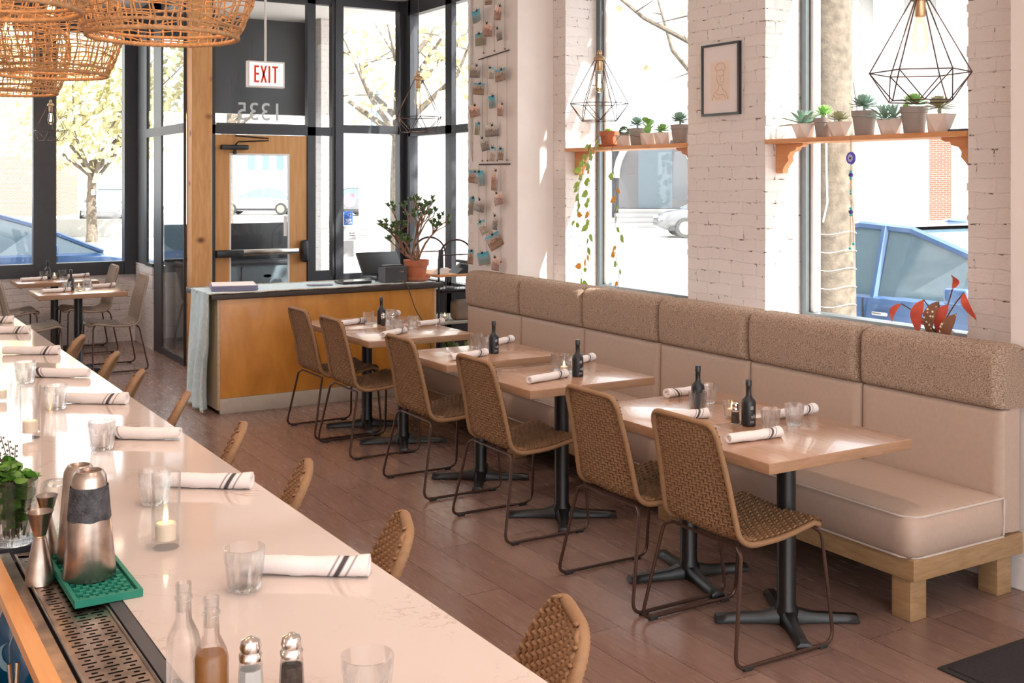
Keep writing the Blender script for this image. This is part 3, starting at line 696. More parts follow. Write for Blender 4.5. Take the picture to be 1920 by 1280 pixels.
# ------------------------------------------------------------------ tables
def make_table(w_, d_, n_base=1):
    t = thing('dining_table', '', 'table')
    obj('tabletop', MB().box(-w_/2, w_/2, -d_/2, d_/2, .7085, .75, .002), M['oak'], t)
    obj('edge_band', MB().box(-w_/2-.0015, w_/2+.0015, -d_/2-.0015, d_/2+.0015, .7095, .747, .001), M['oak_edge'], t)
    obj('top_plate', MB().box(-.2, .2, -.03, .03, .698, .7085).box(-.03, .03, -.2, .2, .698, .7085), M['black_iron'], t)
    obj('column', MB().lathe([(.05, .03), (.05, .05), (.038, .075), (.038, .70)], 20), M['black_iron'], t)
    return t
def base_arm(L_):
    mb = MB(); pr_ = [(0, .035, .06), (.05, .035, .055), (.1, .026, .042), (L_-.05, .024, .034), (L_-.03, .029, .034), (L_-.005, .03, .03), (L_, .026, .012)]
    vs = []; 
    for x, hw, h in pr_: vs += [(x, -hw, .006), (x, -hw, h*.6), (x, -hw*.55, h), (x, hw*.55, h), (x, hw, h*.6), (x, hw, .006)]
    fs = [tuple(range(6))[::-1], tuple((len(pr_)-1)*6+i for i in range(6))]
    for i in range(len(pr_)-1):
        for j in range(6): fs.append((i*6+j, i*6+(j+1) % 6, (i+1)*6+(j+1) % 6, (i+1)*6+j))
    mb.add(vs, fs); mb.lathe([(.02, 0), (.02, .01)], 10, (L_-.03, 0, 0)); return mb
def make_table_a():
    t = make_table(.765, .60)
    for k in range(4):
        o = obj('base_leg', base_arm(.29), M['black_iron'], t); o.rotation_euler = (0, 0, k*PI/2)
    return t
TY = [3.29, 3.895, 4.925, 5.80, 6.865, 7.47]
TX = 3.265
tl = ['light oak table nearest the camera, with the black bottle and pepper shaker', 'light oak table pushed against the front table, its far neighbour', 'light oak table standing alone in the middle of the row',
      'fourth light oak table from the front, standing alone', 'fifth oak table from the front, joined to the last one', 'last oak table of the row, in front of the amber host desk']
rots = [-31, -14, -31, -33, -24, -20]
for i, y in enumerate(TY):
    o = place('table', make_table_a, tl[i], (TX, y, 0), group='oak tables along the banquette')
    for ch in o.children:
        if ch.name.startswith('base_leg'): ch.rotation_euler.z += math.radians(rots[i]-(rots[0] if i else 0))
for x, y, l in ((1.895, 10.97, 'light oak window table nearer the counter'), (1.895, 12.31, 'light oak window table under the front window sill')):
    o = place('table', None, l, (x, y, 0), group='oak tables by the front window')
# ------------------------------------------------------------------ tableware
def make_napkin():
    mb = MB(); n = 40; k = 26; vs = []
    for i in range(n+1):
        x = -.13+.26*i/n; r0 = .0185+.0008*math.sin(i*.5)+.0035*(i/n)-.0006*math.cos(i*.23); 
        for j in range(k):
            a = 2*PI*j/k; step = .0025*(1 if ((a+(i/n)*5.5) % (2*PI)) < PI*.9 else 0)
            r_ = r0+step; vs.append((x, r_*math.cos(a)*1.08, max(.0006, .019+r_*math.sin(a)*.92)))
    fs = [(i*k+j, i*k+(j+1) % k, (i+1)*k+(j+1) % k, (i+1)*k+j) for i in range(n) for j in range(k)]
    # rolled ends sink inwards
    for e, x, dx in ((0, -.13, .012), (n, .13, -.012)):
        o = len(vs)
        for r_, d_ in ((.014, 0), (.010, dx), (.004, dx*.2)):
            for j in range(k): a = 2*PI*j/k; vs.append((x+d_, r_*math.cos(a), .019+r_*math.sin(a)*.9))
        b = e*k
        for ring in range(3):
            a0 = b if ring == 0 else o+(ring-1)*k
            for j in range(k): fs.append((a0+j, a0+(j+1) % k, o+ring*k+(j+1) % k, o+ring*k+j))
        fs.append(tuple(o+2*k+j for j in range(k)))
    mb.add(vs, fs); return tag(obj('rolled_napkin', mb, M['napkin'], ang=60), '', 'napkin')
def nap(label, a, b, z, g=None, L_=.265, flip=False):
    a = Vector((*a, z)); b = Vector((*b, z)); c = (a+b)/2; d_ = b-a; s_ = d_.length/.26
    rz = math.atan2(d_.y, d_.x)+(PI if flip else 0)
    return place('napkin', make_napkin, label, (c.x, c.y, z+.0005), rz, g, scale=(s_, 1, 1))
def facet_cup(R0, R1, H, nf=9, th=.0028):
    """faceted tumbler: outer wall, thick floor, inner wall"""
    mb = MB(); n = nf*6
    def ring(r, z, fac):
        L_ = []
        for j in range(n):
            a = 2*PI*j/n; ph = (j % 6)/6-.5; flute = fac*(.0022*math.cos(2*PI*ph)); L_.append(((r+flute)*math.cos(a), (r+flute)*math.sin(a), z))
        return L_
    prof = [(R0*.9, 0, 0), (R0, .003, .4), (R0+(R1-R0)*.25, H*.25, 1), (R0+(R1-R0)*.55, H*.55, 1), (R0+(R1-R0)*.66, H*.66, .9), (R1*.975, H*.74, 0), (R1, H, 0), (R1-th*.7, H+.0006, 0), (R1-th, H-.001, 0), (R1*.95-th, H*.7, 0), (R0+(R1-R0)*.3-th, H*.3, 0), (R0-th, .013, 0), (R0*.6, .010, 0)]
    vs = []; fs = []
    for r_, z, f in prof: vs += ring(r_, z, f)
    for i in range(len(prof)-1):
        for j in range(n): fs.append((i*n+j, i*n+(j+1) % n, (i+1)*n+(j+1) % n, (i+1)*n+j))
    fs.append(tuple(range(n))[::-1]); fs.append(tuple((len(prof)-1)*n+j for j in range(n)))
    mb.add(vs, fs); return mb
def make_tumbler(): return tag(obj('tumbler', facet_cup(.031, .0415, .086), M['tumbler'], ang=50), '', 'drinking glass')
def cup(label, x, y, z, g=None, rz=0): return place('tumbler', make_tumbler, label, (x, y, z+.0005), rz, g)
def add_candle(t, z, s=1):
    w_ = obj('tealight', MB().lathe([(.019*s, 0), (.0195*s, .028*s), (.017*s, .031*s), (.004, .029*s)], 20, (0, 0, z)), M['wax'], t)
    obj('flame', MB().lathe([(.0005, 0), (.004*s, .006*s), (.0048*s, .012*s), (.003*s, .022*s), (.0004, .03*s)], 10, (0, 0, z+.029*s)), M['flame'], w_)
def make_votive():
    t = thing('votive_candle', '', 'candle')
    obj('glass_cup', MB().lathe([(.030, 0), (.033, .003), (.0375, .07), (.0355, .07), (.031, .009), (.01, .008)], 28), M['clear_glass'], t)
    add_candle(t, .0095); return t
def make_tall_candle():
    t = thing('tall_candle_glass', '', 'candle')
    obj('glass_cylinder', MB().lathe([(.029, 0), (.0315, .004), (.032, .165), (.0312, .167), (.0300, .165), (.0295, .018), (.0005, .017)], 36), M['clear_glass'], t)
    add_candle(t, .0185, 1.18); return t
def make_bottle():
    t = thing('olive_oil_bottle', '', 'bottle')
    obj('glass_body', MB().lathe([(.027, 0), (.030, .003), (.030, .095), (.027, .108), (.0145, .120), (.0115, .130), (.0112, .165), (.0125, .167), (.0125, .185), (.0105, .187)], 28), M['bottle'], t)
    obj('cap', MB().lathe([(.0132, .165), (.0132, .189), (.012, .191)], 24), M['black_plastic'], t)
    lb = obj('label_print', MB().rot(Matrix()), M['print'], t) if False else None
    mb = MB(); n = 14
    def patch(a0, a1, z0, z1, r=.0304):
        vs = []
        for k in range(5): a = a0+(a1-a0)*k/4; vs += [(r*math.cos(a), r*math.sin(a), z0), (r*math.cos(a), r*math.sin(a), z1)]
        mb.add(vs, [(2*k, 2*k+2, 2*k+3, 2*k+1) for k in range(4)])
    a0 = -1.85
    for k in range(14):
        patch(a0+.95, a0+.95+(.26 if k % 3 else .16), .018+k*.0055, .0205+k*.0055); patch(a0+1.30, a0+1.30+(.30 if k % 4 else .2), .018+k*.0055, .0205+k*.0055)
    for k in range(2): patch(a0-.30, a0+.36, .016+k*.005, .0175+k*.005)
    # round emblem: ring and centre dot on the shoulder side
    m_ = 18
    for r0, r1 in ((.0062, .0078), (0.0001, .0032)):
        vs = []
        for j in range(m_):
            for rr in (r0, r1):
                b_ = 2*PI*j/m_; u = rr*math.cos(b_)/.0304; vs.append((.0305*math.cos(a0+.05+u), .0305*math.sin(a0+.05+u), .078+rr*math.sin(b_)))
        mb.add(vs, [(2*j, 2*j+1, (2*j+3) % (2*m_), (2*j+2) % (2*m_)) for j in range(m_)])
    obj('label_print', mb, M['print'], t, False, label='white print and round emblem')
    tx = text('brand_lettering', 'vli', .024, (.0312*math.cos(a0+.18), .0312*math.sin(a0+.18), .042), (PI/2, 0, a0+.18+PI/2), M['print'], t, ext=.0002)
    return t
def bot(label, x, y, z, rz=0, g=None): return place('bottle', make_bottle, label, (x, y, z+.0005), rz, g)
def make_shaker(fill):
    def mk():
        t = thing('table_shaker', '', 'shaker')
        obj('glass_body', MB().lathe([(.0185, 0), (.0195, .003), (.0165, .055), (.0145, .062)], 8), M['tumbler'], t, False)
        obj('contents', MB().lathe([(.0165, .004), (.0145, .048)], 8), M[fill], t, False)
        obj('cap', MB().lathe([(.0155, .060), (.0160, .068), (.0135, .072), (.0150, .078), (.0125, .087), (.005, .091), (.0005, .0915)], 20), M['chrome'], t)
        return t
    return mk
def shaker(kind, label, x, y, z, s=1): return place('shaker_'+kind, make_shaker(kind), label, (x, y, z+.0005), 0, None, scale=s)

Z = .75
# front table
place('votive', make_votive, 'lit votive candle left of the black bottle on the front table', (3.305, 3.655, Z+.0005))
shaker('pepper', 'pepper shaker against the black bottle on the front table', 3.232, 3.553, Z)
bot('black oil bottle on the front table, beside the pepper shaker', 3.262, 3.505, Z)
cup('tumbler between the black bottle and the front napkin, nearest table', 3.285, 3.40, Z); cup('tumbler standing before the bench side napkin, nearest table', 3.435, 3.415, Z)
nap('rolled striped napkin at the chair side of the front table', (2.965, 3.30), (3.225, 3.29), Z, 'rolled napkins on the banquette tables')
NG = 'rolled napkins on the banquette tables'
nap('rolled napkin at the bench side of the front table, behind a tumbler', (3.43, 3.535), (3.69, 3.55), Z, NG)
# second table
nap('rolled napkin left of the bottle on the second table, bench side', (3.345, 4.15), (3.60, 4.16), Z, NG, flip=True)
bot('black oil bottle on the second table, behind a tumbler', 3.315, 3.89, Z, .5)
cup('tumbler behind the bottle on the second table', 3.43, 3.955, Z); cup('tumbler in front of the bottle on the second table', 3.27, 3.84, Z)
nap('rolled napkin behind the nearest chair back, second table', (3.0, 3.785), (3.215, 3.71), Z, NG)
# third
cup('left tumbler on the middle table', 3.34, 5.07, Z); cup('tumbler touching the bottle on the middle table', 3.375, 4.985, Z)
place('votive', make_votive, 'lit votive candle beside the bottle on the middle table', (3.29, 4.94, Z+.0005))
bot('black oil bottle on the middle table standing alone', 3.312, 4.845, Z, .25)
nap('rolled napkin at the chair side of the middle table', (2.975, 4.785), (3.245, 4.86), Z, NG); nap('rolled napkin behind the bottle on the middle table', (3.42, 5.12), (3.68, 5.235), Z, NG)
# fourth
cup('left tumbler on the fourth table', 3.345, 6.0, Z); cup('right tumbler on the fourth table, behind the napkin', 3.33, 5.88, Z)
bot('black oil bottle on the fourth table', 3.325, 5.745, Z, .25)
nap('rolled napkin at the chair side of the fourth table', (2.975, 5.63), (3.245, 5.70), Z, NG); nap('rolled napkin behind the bottle on the fourth table', (3.41, 5.98), (3.66, 6.10), Z, NG)
# fifth and sixth
cup('tumbler in front of the shakers on the fifth table', 3.215, 6.83, Z); cup('tumbler in front of the bench side napkin, fifth table', 3.405, 7.0, Z)
nap('rolled napkin above the third chair back, fifth table', (3.03, 6.68), (3.26, 6.84), Z, NG); nap('rolled napkin right of a tumbler on the fifth table, bench side', (3.48, 7.06), (3.70, 7.13), Z, NG)
shaker('pepper', 'pepper shaker in front of the bottle on the last table', 3.275, 7.21, Z); shaker('salt', 'salt shaker right of the pepper on the last table', 3.335, 7.185, Z)
bot('black oil bottle on the last table before the host desk', 3.315, 7.33, Z, .25)
cup('tumbler left of the bottle on the last table', 3.245, 7.40, Z); cup('tumbler half hidden behind the bottle on the last table', 3.43, 7.42, Z)
nap('rolled napkin left on the last table, behind the second farthest chair', (2.975, 7.36), (3.23, 7.44), Z, NG); nap('rolled napkin at the bench side of the last table', (3.45, 7.62), (3.63, 7.72), Z, NG)
# window tables
for y0, nm in ((0, 'nearer window table'), (1.375, 'farther window table')):
    nap('rolled napkin at the left of the '+nm, (1.57, 10.90+y0), (1.82, 10.95+y0), Z, 'rolled napkins on the window tables'); nap('rolled napkin at the right of the '+nm, (2.05, 11.16+y0*.96), (2.27, 11.22+y0*.96), Z, 'rolled napkins on the window tables')
    bot('small black bottle on the '+nm, 1.85, 11.08+y0, Z); cup('tumbler left of the bottle on the '+nm, 1.80, 11.03+y0, Z); cup('tumbler right of the candle on the '+nm, 2.0, 11.12+y0, Z)
    place('votive', make_votive, 'lit votive candle on the '+nm, (1.905, 11.0+y0, Z+.0005))

# ------------------------------------------------------------------ the quartz counter
BZ = .955; SK = -.0165
def ex(y, x0): return x0+SK*y            # the counter runs very slightly off the banquette axis
XE, XI, XT, XG = 1.018, .318, .372, .500     # outer edge, inner wood edge, tray left, tray right at y = 0
t = thing('bar_counter', 'long cream quartz counter running from the foreground to the window tables', 'counter')
def slab(x0, x1, y0, y1, z0, z1):
    return MB().add([(ex(y, x), y, z) for z in (z0, z1) for x, y in ((x0, y0), (x1, y0), (x1, y1), (x0, y1))], [(0, 3, 2, 1), (4, 5, 6, 7), (0, 1, 5, 4), (1, 2, 6, 5), (2, 3, 7, 6), (3, 0, 4, 7)])
obj('quartz_top', slab(XG+.012, XE, .3, 3.648, BZ-.03, BZ), M['marble'], t, False)
obj('quartz_top', slab(-.55, XE, 3.651, 7.25, BZ-.03, BZ), M['marble'], t, False)
obj('quartz_top', slab(-.55, XG+.012, 2.80, 3.648, BZ-.03, BZ), M['marble'], t, False)
obj('counter_front', slab(.55, .72, .3, 7.2, 0, BZ-.032), M['plywood'], t, False)
obj('wood_ledge', slab(XI-.005, XI+.026, .3, 2.70, BZ-.024, BZ-.002), wood('orange_ledge_wood', (.62, .26, .08), (.75, .38, .15), (9, 1, 9), .4, .03), t, False, label='orange wooden ledge edging the work side')
obj('steel_strip', slab(XI+.027, XT-.006, .3, 2.70, BZ-.022, BZ-.004), M['steel'], t, False, label='worn steel strip')
obj('steel_strip', slab(XG-.014, XG+.010, .3, 2.70, BZ-.04, BZ-.001), M['grey_plastic'], t, False, label='dark strip beside the drip tray')
obj('back_rail', slab(-.55, XG+.010, 2.72, 2.80, BZ-.035, BZ-.001), M['black_metal'], t, False)
# drip tray with slotted plate
dt = thing('drip_tray', 'perforated steel drip tray set into the counter beside the wooden ledge', 'drip tray', (0, 0, 0))
TY0, TY1 = .9, 2.675
def top_plate_with_slots():
    # plate built from strips so every slot is a real opening
    mb = MB(); xs0, xs1 = XT+.004, XG-.020; z = BZ-.006
    mb.mi = 0
    y = TY0; row = 0; pitch = .0145; slots = []
    while y < TY1-.02:
        slots.append((y, row)); y += pitch; row += 1
    W = xs1-xs0
    for y, row in slots:
        # one row: three long slots (even) or short holes between (odd)
        c = [(.10, .34), (.40, .64), (.70, .92)] if row % 2 == 0 else [(.17, .27), (.47, .57), (.77, .86)]
        edges = [0]+[e for p in c for e in p]+[1]
        h = .0062 if row % 2 == 0 else .0066
        ya, yb, yc = y, y+pitch-h, y+pitch
        mb.add([(ex(q, xs0+W*u), q, z) for q in (ya, yb) for u in (0, 1)], [(0, 1, 3, 2)])
        for k in range(0, len(edges), 2):
            u0, u1 = edges[k], edges[k+1]
            mb.add([(ex(q, xs0+W*u), q, z) for q in (yb, yc) for u in (u0, u1)], [(0, 1, 3, 2)])
    mb.add([(ex(q, xs0+W*u), q, z) for q in (y, TY1) for u in (0, 1)], [(0, 1, 3, 2)])
    return mb
obj('slotted_plate', top_plate_with_slots(), M['steel'], dt, False)
obj('tray_body', slab(XT+.002, XG-.018, TY0, TY1, BZ-.04, BZ-.02), M['dark_slot'], dt, False, label='dark tray bottom under the slots')
obj('tray_rim', MB().tube([(ex(TY0, XT+.003), TY0, BZ-.005), (ex(TY1, XT+.003), TY1, BZ-.005), (ex(TY1, XG-.019), TY1, BZ-.005), (ex(TY0, XG-.019), TY0, BZ-.005)], .003, 8, closed=True), M['steel'], dt)
# green bar mat
bm_ = MB(); mw, ml = .128, .50
bm_.box(0, mw, 0, ml, 0, .005); 
for a in ((0, .008, 0, ml), (mw-.008, mw, 0, ml), (.008, mw-.008, 0, .008), (.008, mw-.008, ml-.008, ml)): bm_.box(a[0], a[1], a[2], a[3], .005, .014)
for j in range(30):
    for i in range(6):
        x = .012+i*.018+(.009 if j % 2 else 0)
        if x+.012 < mw-.008: bm_.box(x, x+.012, .014+j*.016, .022+j*.016, .005, .0115)
o = obj('bar_mat', bm_, M['green_mat'], None, False); o.location = (.385, 2.265, BZ+.001); o.rotation_euler = (0, 0, .0165)
tag(o, 'green rubber bar mat under the steel shaker tins', 'bar mat')
MZ = BZ+.0135
def tin(key, name, label, x, y, z, h, r0, r1, sleeve, tilt=None):
    def mk():
        t = thing(name, '', 'cocktail shaker')
        obj('steel_cup', MB().lathe([(r0, 0), (r0+.001, .002), (r1+(r0-r1)*.5, h*.5), (r1, h-.014), (r1-.003, h-.006), (r1-.007, h), (r1-.009, h), (r1-.012, h-.005), (.004, h-.006)], 40), M['steel'], t)
        if sleeve:
            mb = MB(); n = 40; rr = random.Random(3)
            zt_ = h*.86
            def R(z): return r0+(r1-r0)*z/h+.0012
            mb.grid(lambda u, v: (R(h*.55+(zt_-h*.55)*v)*math.cos(2*PI*u), R(h*.55+(zt_-h*.55)*v)*math.sin(2*PI*u), (h*.55+.0015*math.sin(u*41)*(1-v))+(zt_-h*.55)*v), n, 6)
            obj('grip_sleeve', mb, plain('scuffed_black_sleeve', (.035, .035, .04), .5, bump=.8, bscale=160, vary=.9), t, label='scuffed black sleeve')
        return t
    return place(key, mk, label, (x, y, z), 0, None, tilt)
tin('tin_a', 'shaker_tin', 'upturned steel shaker tin with scuffed black sleeve, standing on the green mat', .437, 2.405, MZ, .215, .0515, .0335, True)
tin('tin_b', 'shaker_tin', 'dark shaker tin half hidden behind the sleeved tin', .438, 2.525, MZ, .20, .044, .031, False)
o = place('mixing', lambda: tag(obj('mixing_glass', MB().lathe([(.043, 0), (.044, .002), (.031, .14), (.028, .145), (.02, .143), (.027, .138), (.040, .002)], 30), M['tumbler']), '', 'mixing glass'), 'upturned clear mixing glass behind the shaker tins', (.408, 2.63, MZ))
def make_jigger():
    t = thing('jigger', '', 'jigger')
    obj('measure_cup', MB().lathe([(.027, 0), (.0265, .002), (.024, .03), (.0115, .085), (.0085, .088), (.0115, .091), (.0235, .134), (.0245, .135), (.0225, .133), (.0095, .096), (.002, .095)], 32), M['steel'], t)
    obj('band', MB().lathe([(.0095, .085), (.0105, .088), (.0095, .091)], 20, cap=False), M['brass'], t)
    return t
place('jigger', make_jigger, 'double ended steel jigger standing on the drip tray', (.352, 2.47, BZ-.005), scale=1.08)
place('jigger', make_jigger, 'second jigger, mostly hidden behind the first', (.385, 2.60, MZ), scale=.92)
# herb glass
t = thing('herb_glass', 'tall glass packed with fresh mint and thyme at the left edge', 'herb glass', (.338, 2.755, BZ))
obj('glass_vase', MB().lathe([(.040, 0), (.044, .004), (.053, .15), (.0515, .151), (.0495, .149), (.041, .014), (.01, .011)], 32), M['tumbler'], t)
hm = MB(); sm = MB(); rr = random.Random(11)
for k in range(30):
    a = rr.uniform(0, 2*PI); q = rr.uniform(.2, 1)
    p0 = Vector((.022*math.cos(a)*q, .022*math.sin(a)*q, .016)); p1 = Vector((.040*math.cos(a)*q, .040*math.sin(a)*q, rr.uniform(.13, .185)))
    sm.tube([p0, (p0+p1)/2+Vector((rr.uniform(-.006, .006), rr.uniform(-.006, .006), 0)), p1], .0016, 5)
    for m_ in range(16):
        p = p0.lerp(p1, rr.uniform(.22, 1.06)); d_ = Vector((rr.uniform(-1, 1), rr.uniform(-1, 1), rr.uniform(-.2, .9))).normalized(); L_ = rr.uniform(.020, .038); s_ = d_.cross(Vector((0, 0, 1))).normalized()*L_*.42
        if (p+d_*L_).xy.length > .048 and p.z < .14: d_ = -d_
        n_ = s_.cross(d_).normalized()*L_*.15
        hm.add([p, p+d_*L_*.35+s_, p+d_*L_*.8+s_*.7, p+d_*L_, p+d_*L_*.8-s_*.7, p+d_*L_*.35-s_, p+d_*L_*.5+n_], [(0, 1, 6), (1, 2, 6), (2, 3, 6), (3, 4, 6), (4, 5, 6), (5, 0, 6)])
obj('mint_leaves', hm, M['herb'], t, ang=80)['kind'] = 'stuff'
for k in range(5):
    a = 1.2+k*.35; p0 = Vector((0, 0, .14)); p1 = Vector((.045*math.cos(a)-.01, .03*math.sin(a), .215+.012*(k % 3))); sm.tube([p0, p1], .0012, 5)
    for m_ in range(7):
        p = p0.lerp(p1, .5+.5*m_/7); sm.lathe([(.0005, 0), (.0028, .003), (.0005, .006)], 6, (p.x+.004*(-1)**m_, p.y, p.z))
obj('stems', sm, M['stem'], t)
# glasses, candles and napkins on the counter
ords = ['nearest the camera, only its rim showing', 'second from the camera', 'third from the camera, behind the tall candle glass', 'fourth from the camera', 'fifth from the camera', 'sixth from the camera, beside the black bottle', 'seventh, at the left edge of the picture']
for i, (x, y) in enumerate(((.700, 1.60), (.695, 2.20), (.684, 2.90), (.685, 3.57), (.664, 4.28), (.643, 4.90))): cup('tumbler on the counter, '+ords[i], x, y, BZ, 'tumblers on the counter')
place('tallcandle', make_tall_candle, 'tall clear glass with a lit tealight, nearest on the counter', (.625, 2.545, BZ+.0005)); place('tallcandle', make_tall_candle, 'tall clear glass with a lit tealight, farther along the counter', (.520, 3.85, BZ+.0005))
place('votive', make_votive, 'short votive candle beside the black bottle on the counter', (.515, 4.55, BZ+.0005))
bot('black bottle cut by the left edge of the picture, on the counter', .425, 4.62, BZ, .9)
GB = 'rolled napkins on the counter'
nl = ['first rolled napkin on the counter, cut by the bottom of the picture', 'second rolled napkin on the counter, right of the faceted tumbler', 'third rolled napkin on the counter, beside the tall candle glass', 'fourth rolled napkin on the counter', 'fifth rolled napkin on the counter',
      'sixth rolled napkin on the counter', 'seventh rolled napkin on the counter', 'eighth rolled napkin on the counter', 'farthest rolled napkin at the end of the counter']
for i, (a, b) in enumerate((((.755, 1.52), (.96, 1.40)), ((.72, 2.29), (.944, 2.147)), ((.725, 3.06), (.942, 2.915)), ((.705, 3.73), (.924, 3.578)), ((.68, 4.40), (.904, 4.251)), ((.67, 5.05), (.888, 4.895)), ((.66, 5.75), (.887, 5.628)), ((.64, 6.60), (.874, 6.485)), ((.62, 7.10), (.857, 7.008)))):
    nap(nl[i], a, b, BZ, GB, flip=(i in (3, 5)))
shaker('salt', 'salt shaker at the bottom of the picture, left of the pepper', .552, 1.715, BZ, 1.15); shaker('pepper', 'pepper shaker at the bottom of the picture, right of the salt', .612, 1.695, BZ, 1.15)
def make_cruet():
    t = thing('cruet_bottle', '', 'bottle')
    obj('glass_body', MB().lathe([(.022, 0), (.024, .003), (.024, .075), (.021, .088), (.0115, .108), (.0105, .135), (.0125, .137), (.0125, .141), (.0108, .143), (.0112, .160), (.009, .160), (.009, .12)], 30), M['tumbler'], t)
    return t
place('cruet', make_cruet, 'clear empty cruet bottle behind the vinegar bottle', (.470, 1.80, BZ+.0005), scale=1.12)
c_ = place('cruet', None, 'cruet bottle half full of amber vinegar, bottom of the picture', (.490, 1.715, BZ+.0005), scale=1.12)
obj('vinegar', MB().lathe([(.0215, .004), (.0215, .078), (.018, .084)], 24), M['oil'], c_, label='amber vinegar')
# bottles in the rail under the counter
o = obj('speed_rail', MB().box(.30, .545, 2.3, 3.4, .488, .498, .002).box(.30, .305, 2.3, 3.4, .498, .54), M['black_metal']); tag(o, 'dark metal bottle rail under the work side of the counter', 'rail')
t = thing('blue_bottle', 'blue glass bottle in the rail under the counter, pale crescent on it', 'bottle', (.385, 3.05, .4985), -.5)
obj('glass_body', MB().lathe([(.046, 0), (.05, .006), (.05, .17), (.036, .21), (.016, .24), (.015, .30)], 32), plain('blue_liquor_glass', (.006, .075, .16), .12, coat=.5, vary=.3), t)
obj('crescent_print', MB().prism([(.036*math.sin(a), .10+.036*math.cos(a)) for a in [PI+.2+i*.22 for i in range(13)]]+[(.010+.032*math.sin(a), .11+.030*math.cos(a)) for a in [PI+.2+(12-i)*.22 for i in range(13)]], lambda p: (p[0], -.053+p[0]*p[0]*9, p[1]), lambda p: (p[0], -.051+p[0]*p[0]*9, p[1])), plain('pale_crescent_print', (.22, .35, .42), .5), t, False, label='pale crescent shaped print')
t2 = copy_tree(t); t2.location = (.395, 2.90, .4985); t2.rotation_euler.z = 1.9; t2['label'] = 'blue glass bottle in the rail under the counter, nearer the pourers'
t = thing('pour_bottle', 'clear bottle with twin steel pourers, bottom left corner', 'bottle', (.335, 2.74, .4985))
obj('glass_body', MB().lathe([(.035, 0), (.038, .004), (.038, .08), (.03, .11), (.016, .125), (.014, .14)], 28), M['tumbler'], t)
obj('pourer', MB().tube([(-.004, 0, .13), (-.009, 0, .19)], .005, 8), M['chrome'], t); obj('pourer', MB().tube([(.006, 0, .13), (.008, 0, .19)], .005, 8), M['chrome'], t)

# ------------------------------------------------------------------ host desk
HY = 8.42
t = thing('host_desk', 'amber plywood host desk facing the tables, in front of the door', 'desk', (0, 0, 0))
obj('front_panel', MB().box(2.475, 4.305, HY, HY+.02, .118, .868, .002), M['plywood'], t)
pe = wood('pale_panel_edge', (.50, .36, .22), (.60, .46, .30))
for a in (2.452, 4.29): obj('side_panel', MB().box(a, a+.022, HY-.004, HY+.66, .03, .87, .002), pe, t)
obj('kick_board', MB().box(2.47, 4.31, HY-.012, HY+.02, 0, .116, .002), M['kick'], t)
obj('desk_top', MB().box(2.40, 4.37, HY-.03, HY+.70, .872, .912, .004), M['dark_wood'], t)
obj('back_panel', MB().box(2.475, 4.29, HY+.62, HY+.64, .03, .87), M['dark_wood'], t)
# linen runner: lies on the top and hangs down the left end
rn = MB(); r1 = random.Random(4)
def runner(u, v):
    # v 0..1 front to back; u 0..1 floor end, over the corner, to the right end
    s = u*2.75; fy = HY-.032+.012*math.sin(s*9)+.006*math.sin(s*23)+(.05*max(0, min(1, (s-2.0)/.4)))
    by = HY+.52+.02*math.sin(s*5)
    y = fy+(by-fy)*v
    if s < .90:
        z = .022+s; x = 2.392-.030*math.sin(v*PI*5+1)*(1-s/.95)**.5-.012*math.sin(v*19+s*3)-.02*(1-s/.9); 
        y += .03*math.sin(s*6)*(1-s)+(.05-s*.05)
        return (x, y, z)
    if s < .95: a = (s-.9)/.05*PI/2; return (2.392+.012*(1-math.cos(a)), y, .9135+.004*math.sin(a))
    return (2.404+(s-.95)*1.06, y, .9185+.0025*math.sin(s*17+v*11)**2)
rn.grid(runner, 150, 26)
o = obj('linen_runner', rn, M['blue_cloth']); tag(o, 'pale blue linen runner draped over the host desk and down its left end', 'table runner')
md = o.modifiers.new('thick', 'SOLIDIFY'); md.thickness = .004
eg = MB()
for v in (0, 1): eg.tube([Vector(runner(i/120, v))+Vector((0, -.002, .001)) for i in range(121)], .0055, 6)
obj('frayed_edge', eg, M['cloth_edge'], o)
dz = .924
t = thing('menu_stack', 'stack of slate violet menus on the left end of the host desk', 'menus', (2.655, 8.68, dz), math.radians(-14))
for k in range(4): obj('menu', MB().box(-.175, .175, -.19, .19, .009*k, .009*k+.0075, .001), M['violet_cover'], t).rotation_euler = (0, 0, .02*(k % 2))
obj('top_sheet', MB().box(-.165, .165, -.18, .18, .037, .0385), M['paper'], t, False, label='white sheet lying on top')
o = obj('leaflet', MB().box(-.10, .10, -.055, .055, 0, .004), M['violet_cover'], None, False); o.location = (3.35, 8.62, dz); o.rotation_euler = (0, 0, -.2); tag(o, 'single violet leaflet lying in the middle of the host desk', 'leaflet')
t = thing('tablet', 'flat black cased tablet lying on the host desk', 'tablet', (3.66, 8.66, dz), .05)
obj('case', MB().box(-.13, .13, -.09, .09, 0, .018, .006), M['black_plastic'], t); obj('display', MB().box(-.108, .108, -.07, .07, .0175, .019), M['screen'], t, False)
o = obj('pen', MB().tube([(-.04, 0, .005), (.04, .01, .005)], .005, 8), M['black_plastic']); o.location = (3.90, 8.66, dz); tag(o, 'short black pen between the tablet and the printer', 'pen')
t = thing('receipt_printer', 'boxy charcoal receipt printer on the host desk beside the plant', 'printer', (3.985, 8.58, dz))
obj('body', MB().prism([(-.07, 0), (.07, 0), (.07, .12), (-.055, .135), (-.07, .125)], lambda p: (-.10, p[0], p[1]), lambda p: (.10, p[0], p[1])), M['grey_plastic'], t, True, ang=30)
obj('lid', MB().box(-.085, .085, -.035, .055, .129, .142, .004), M['black_plastic'], t); obj('maker_plate', MB().box(.03, .07, -.072, -.070, .085, .092), M['steel'], t, False)
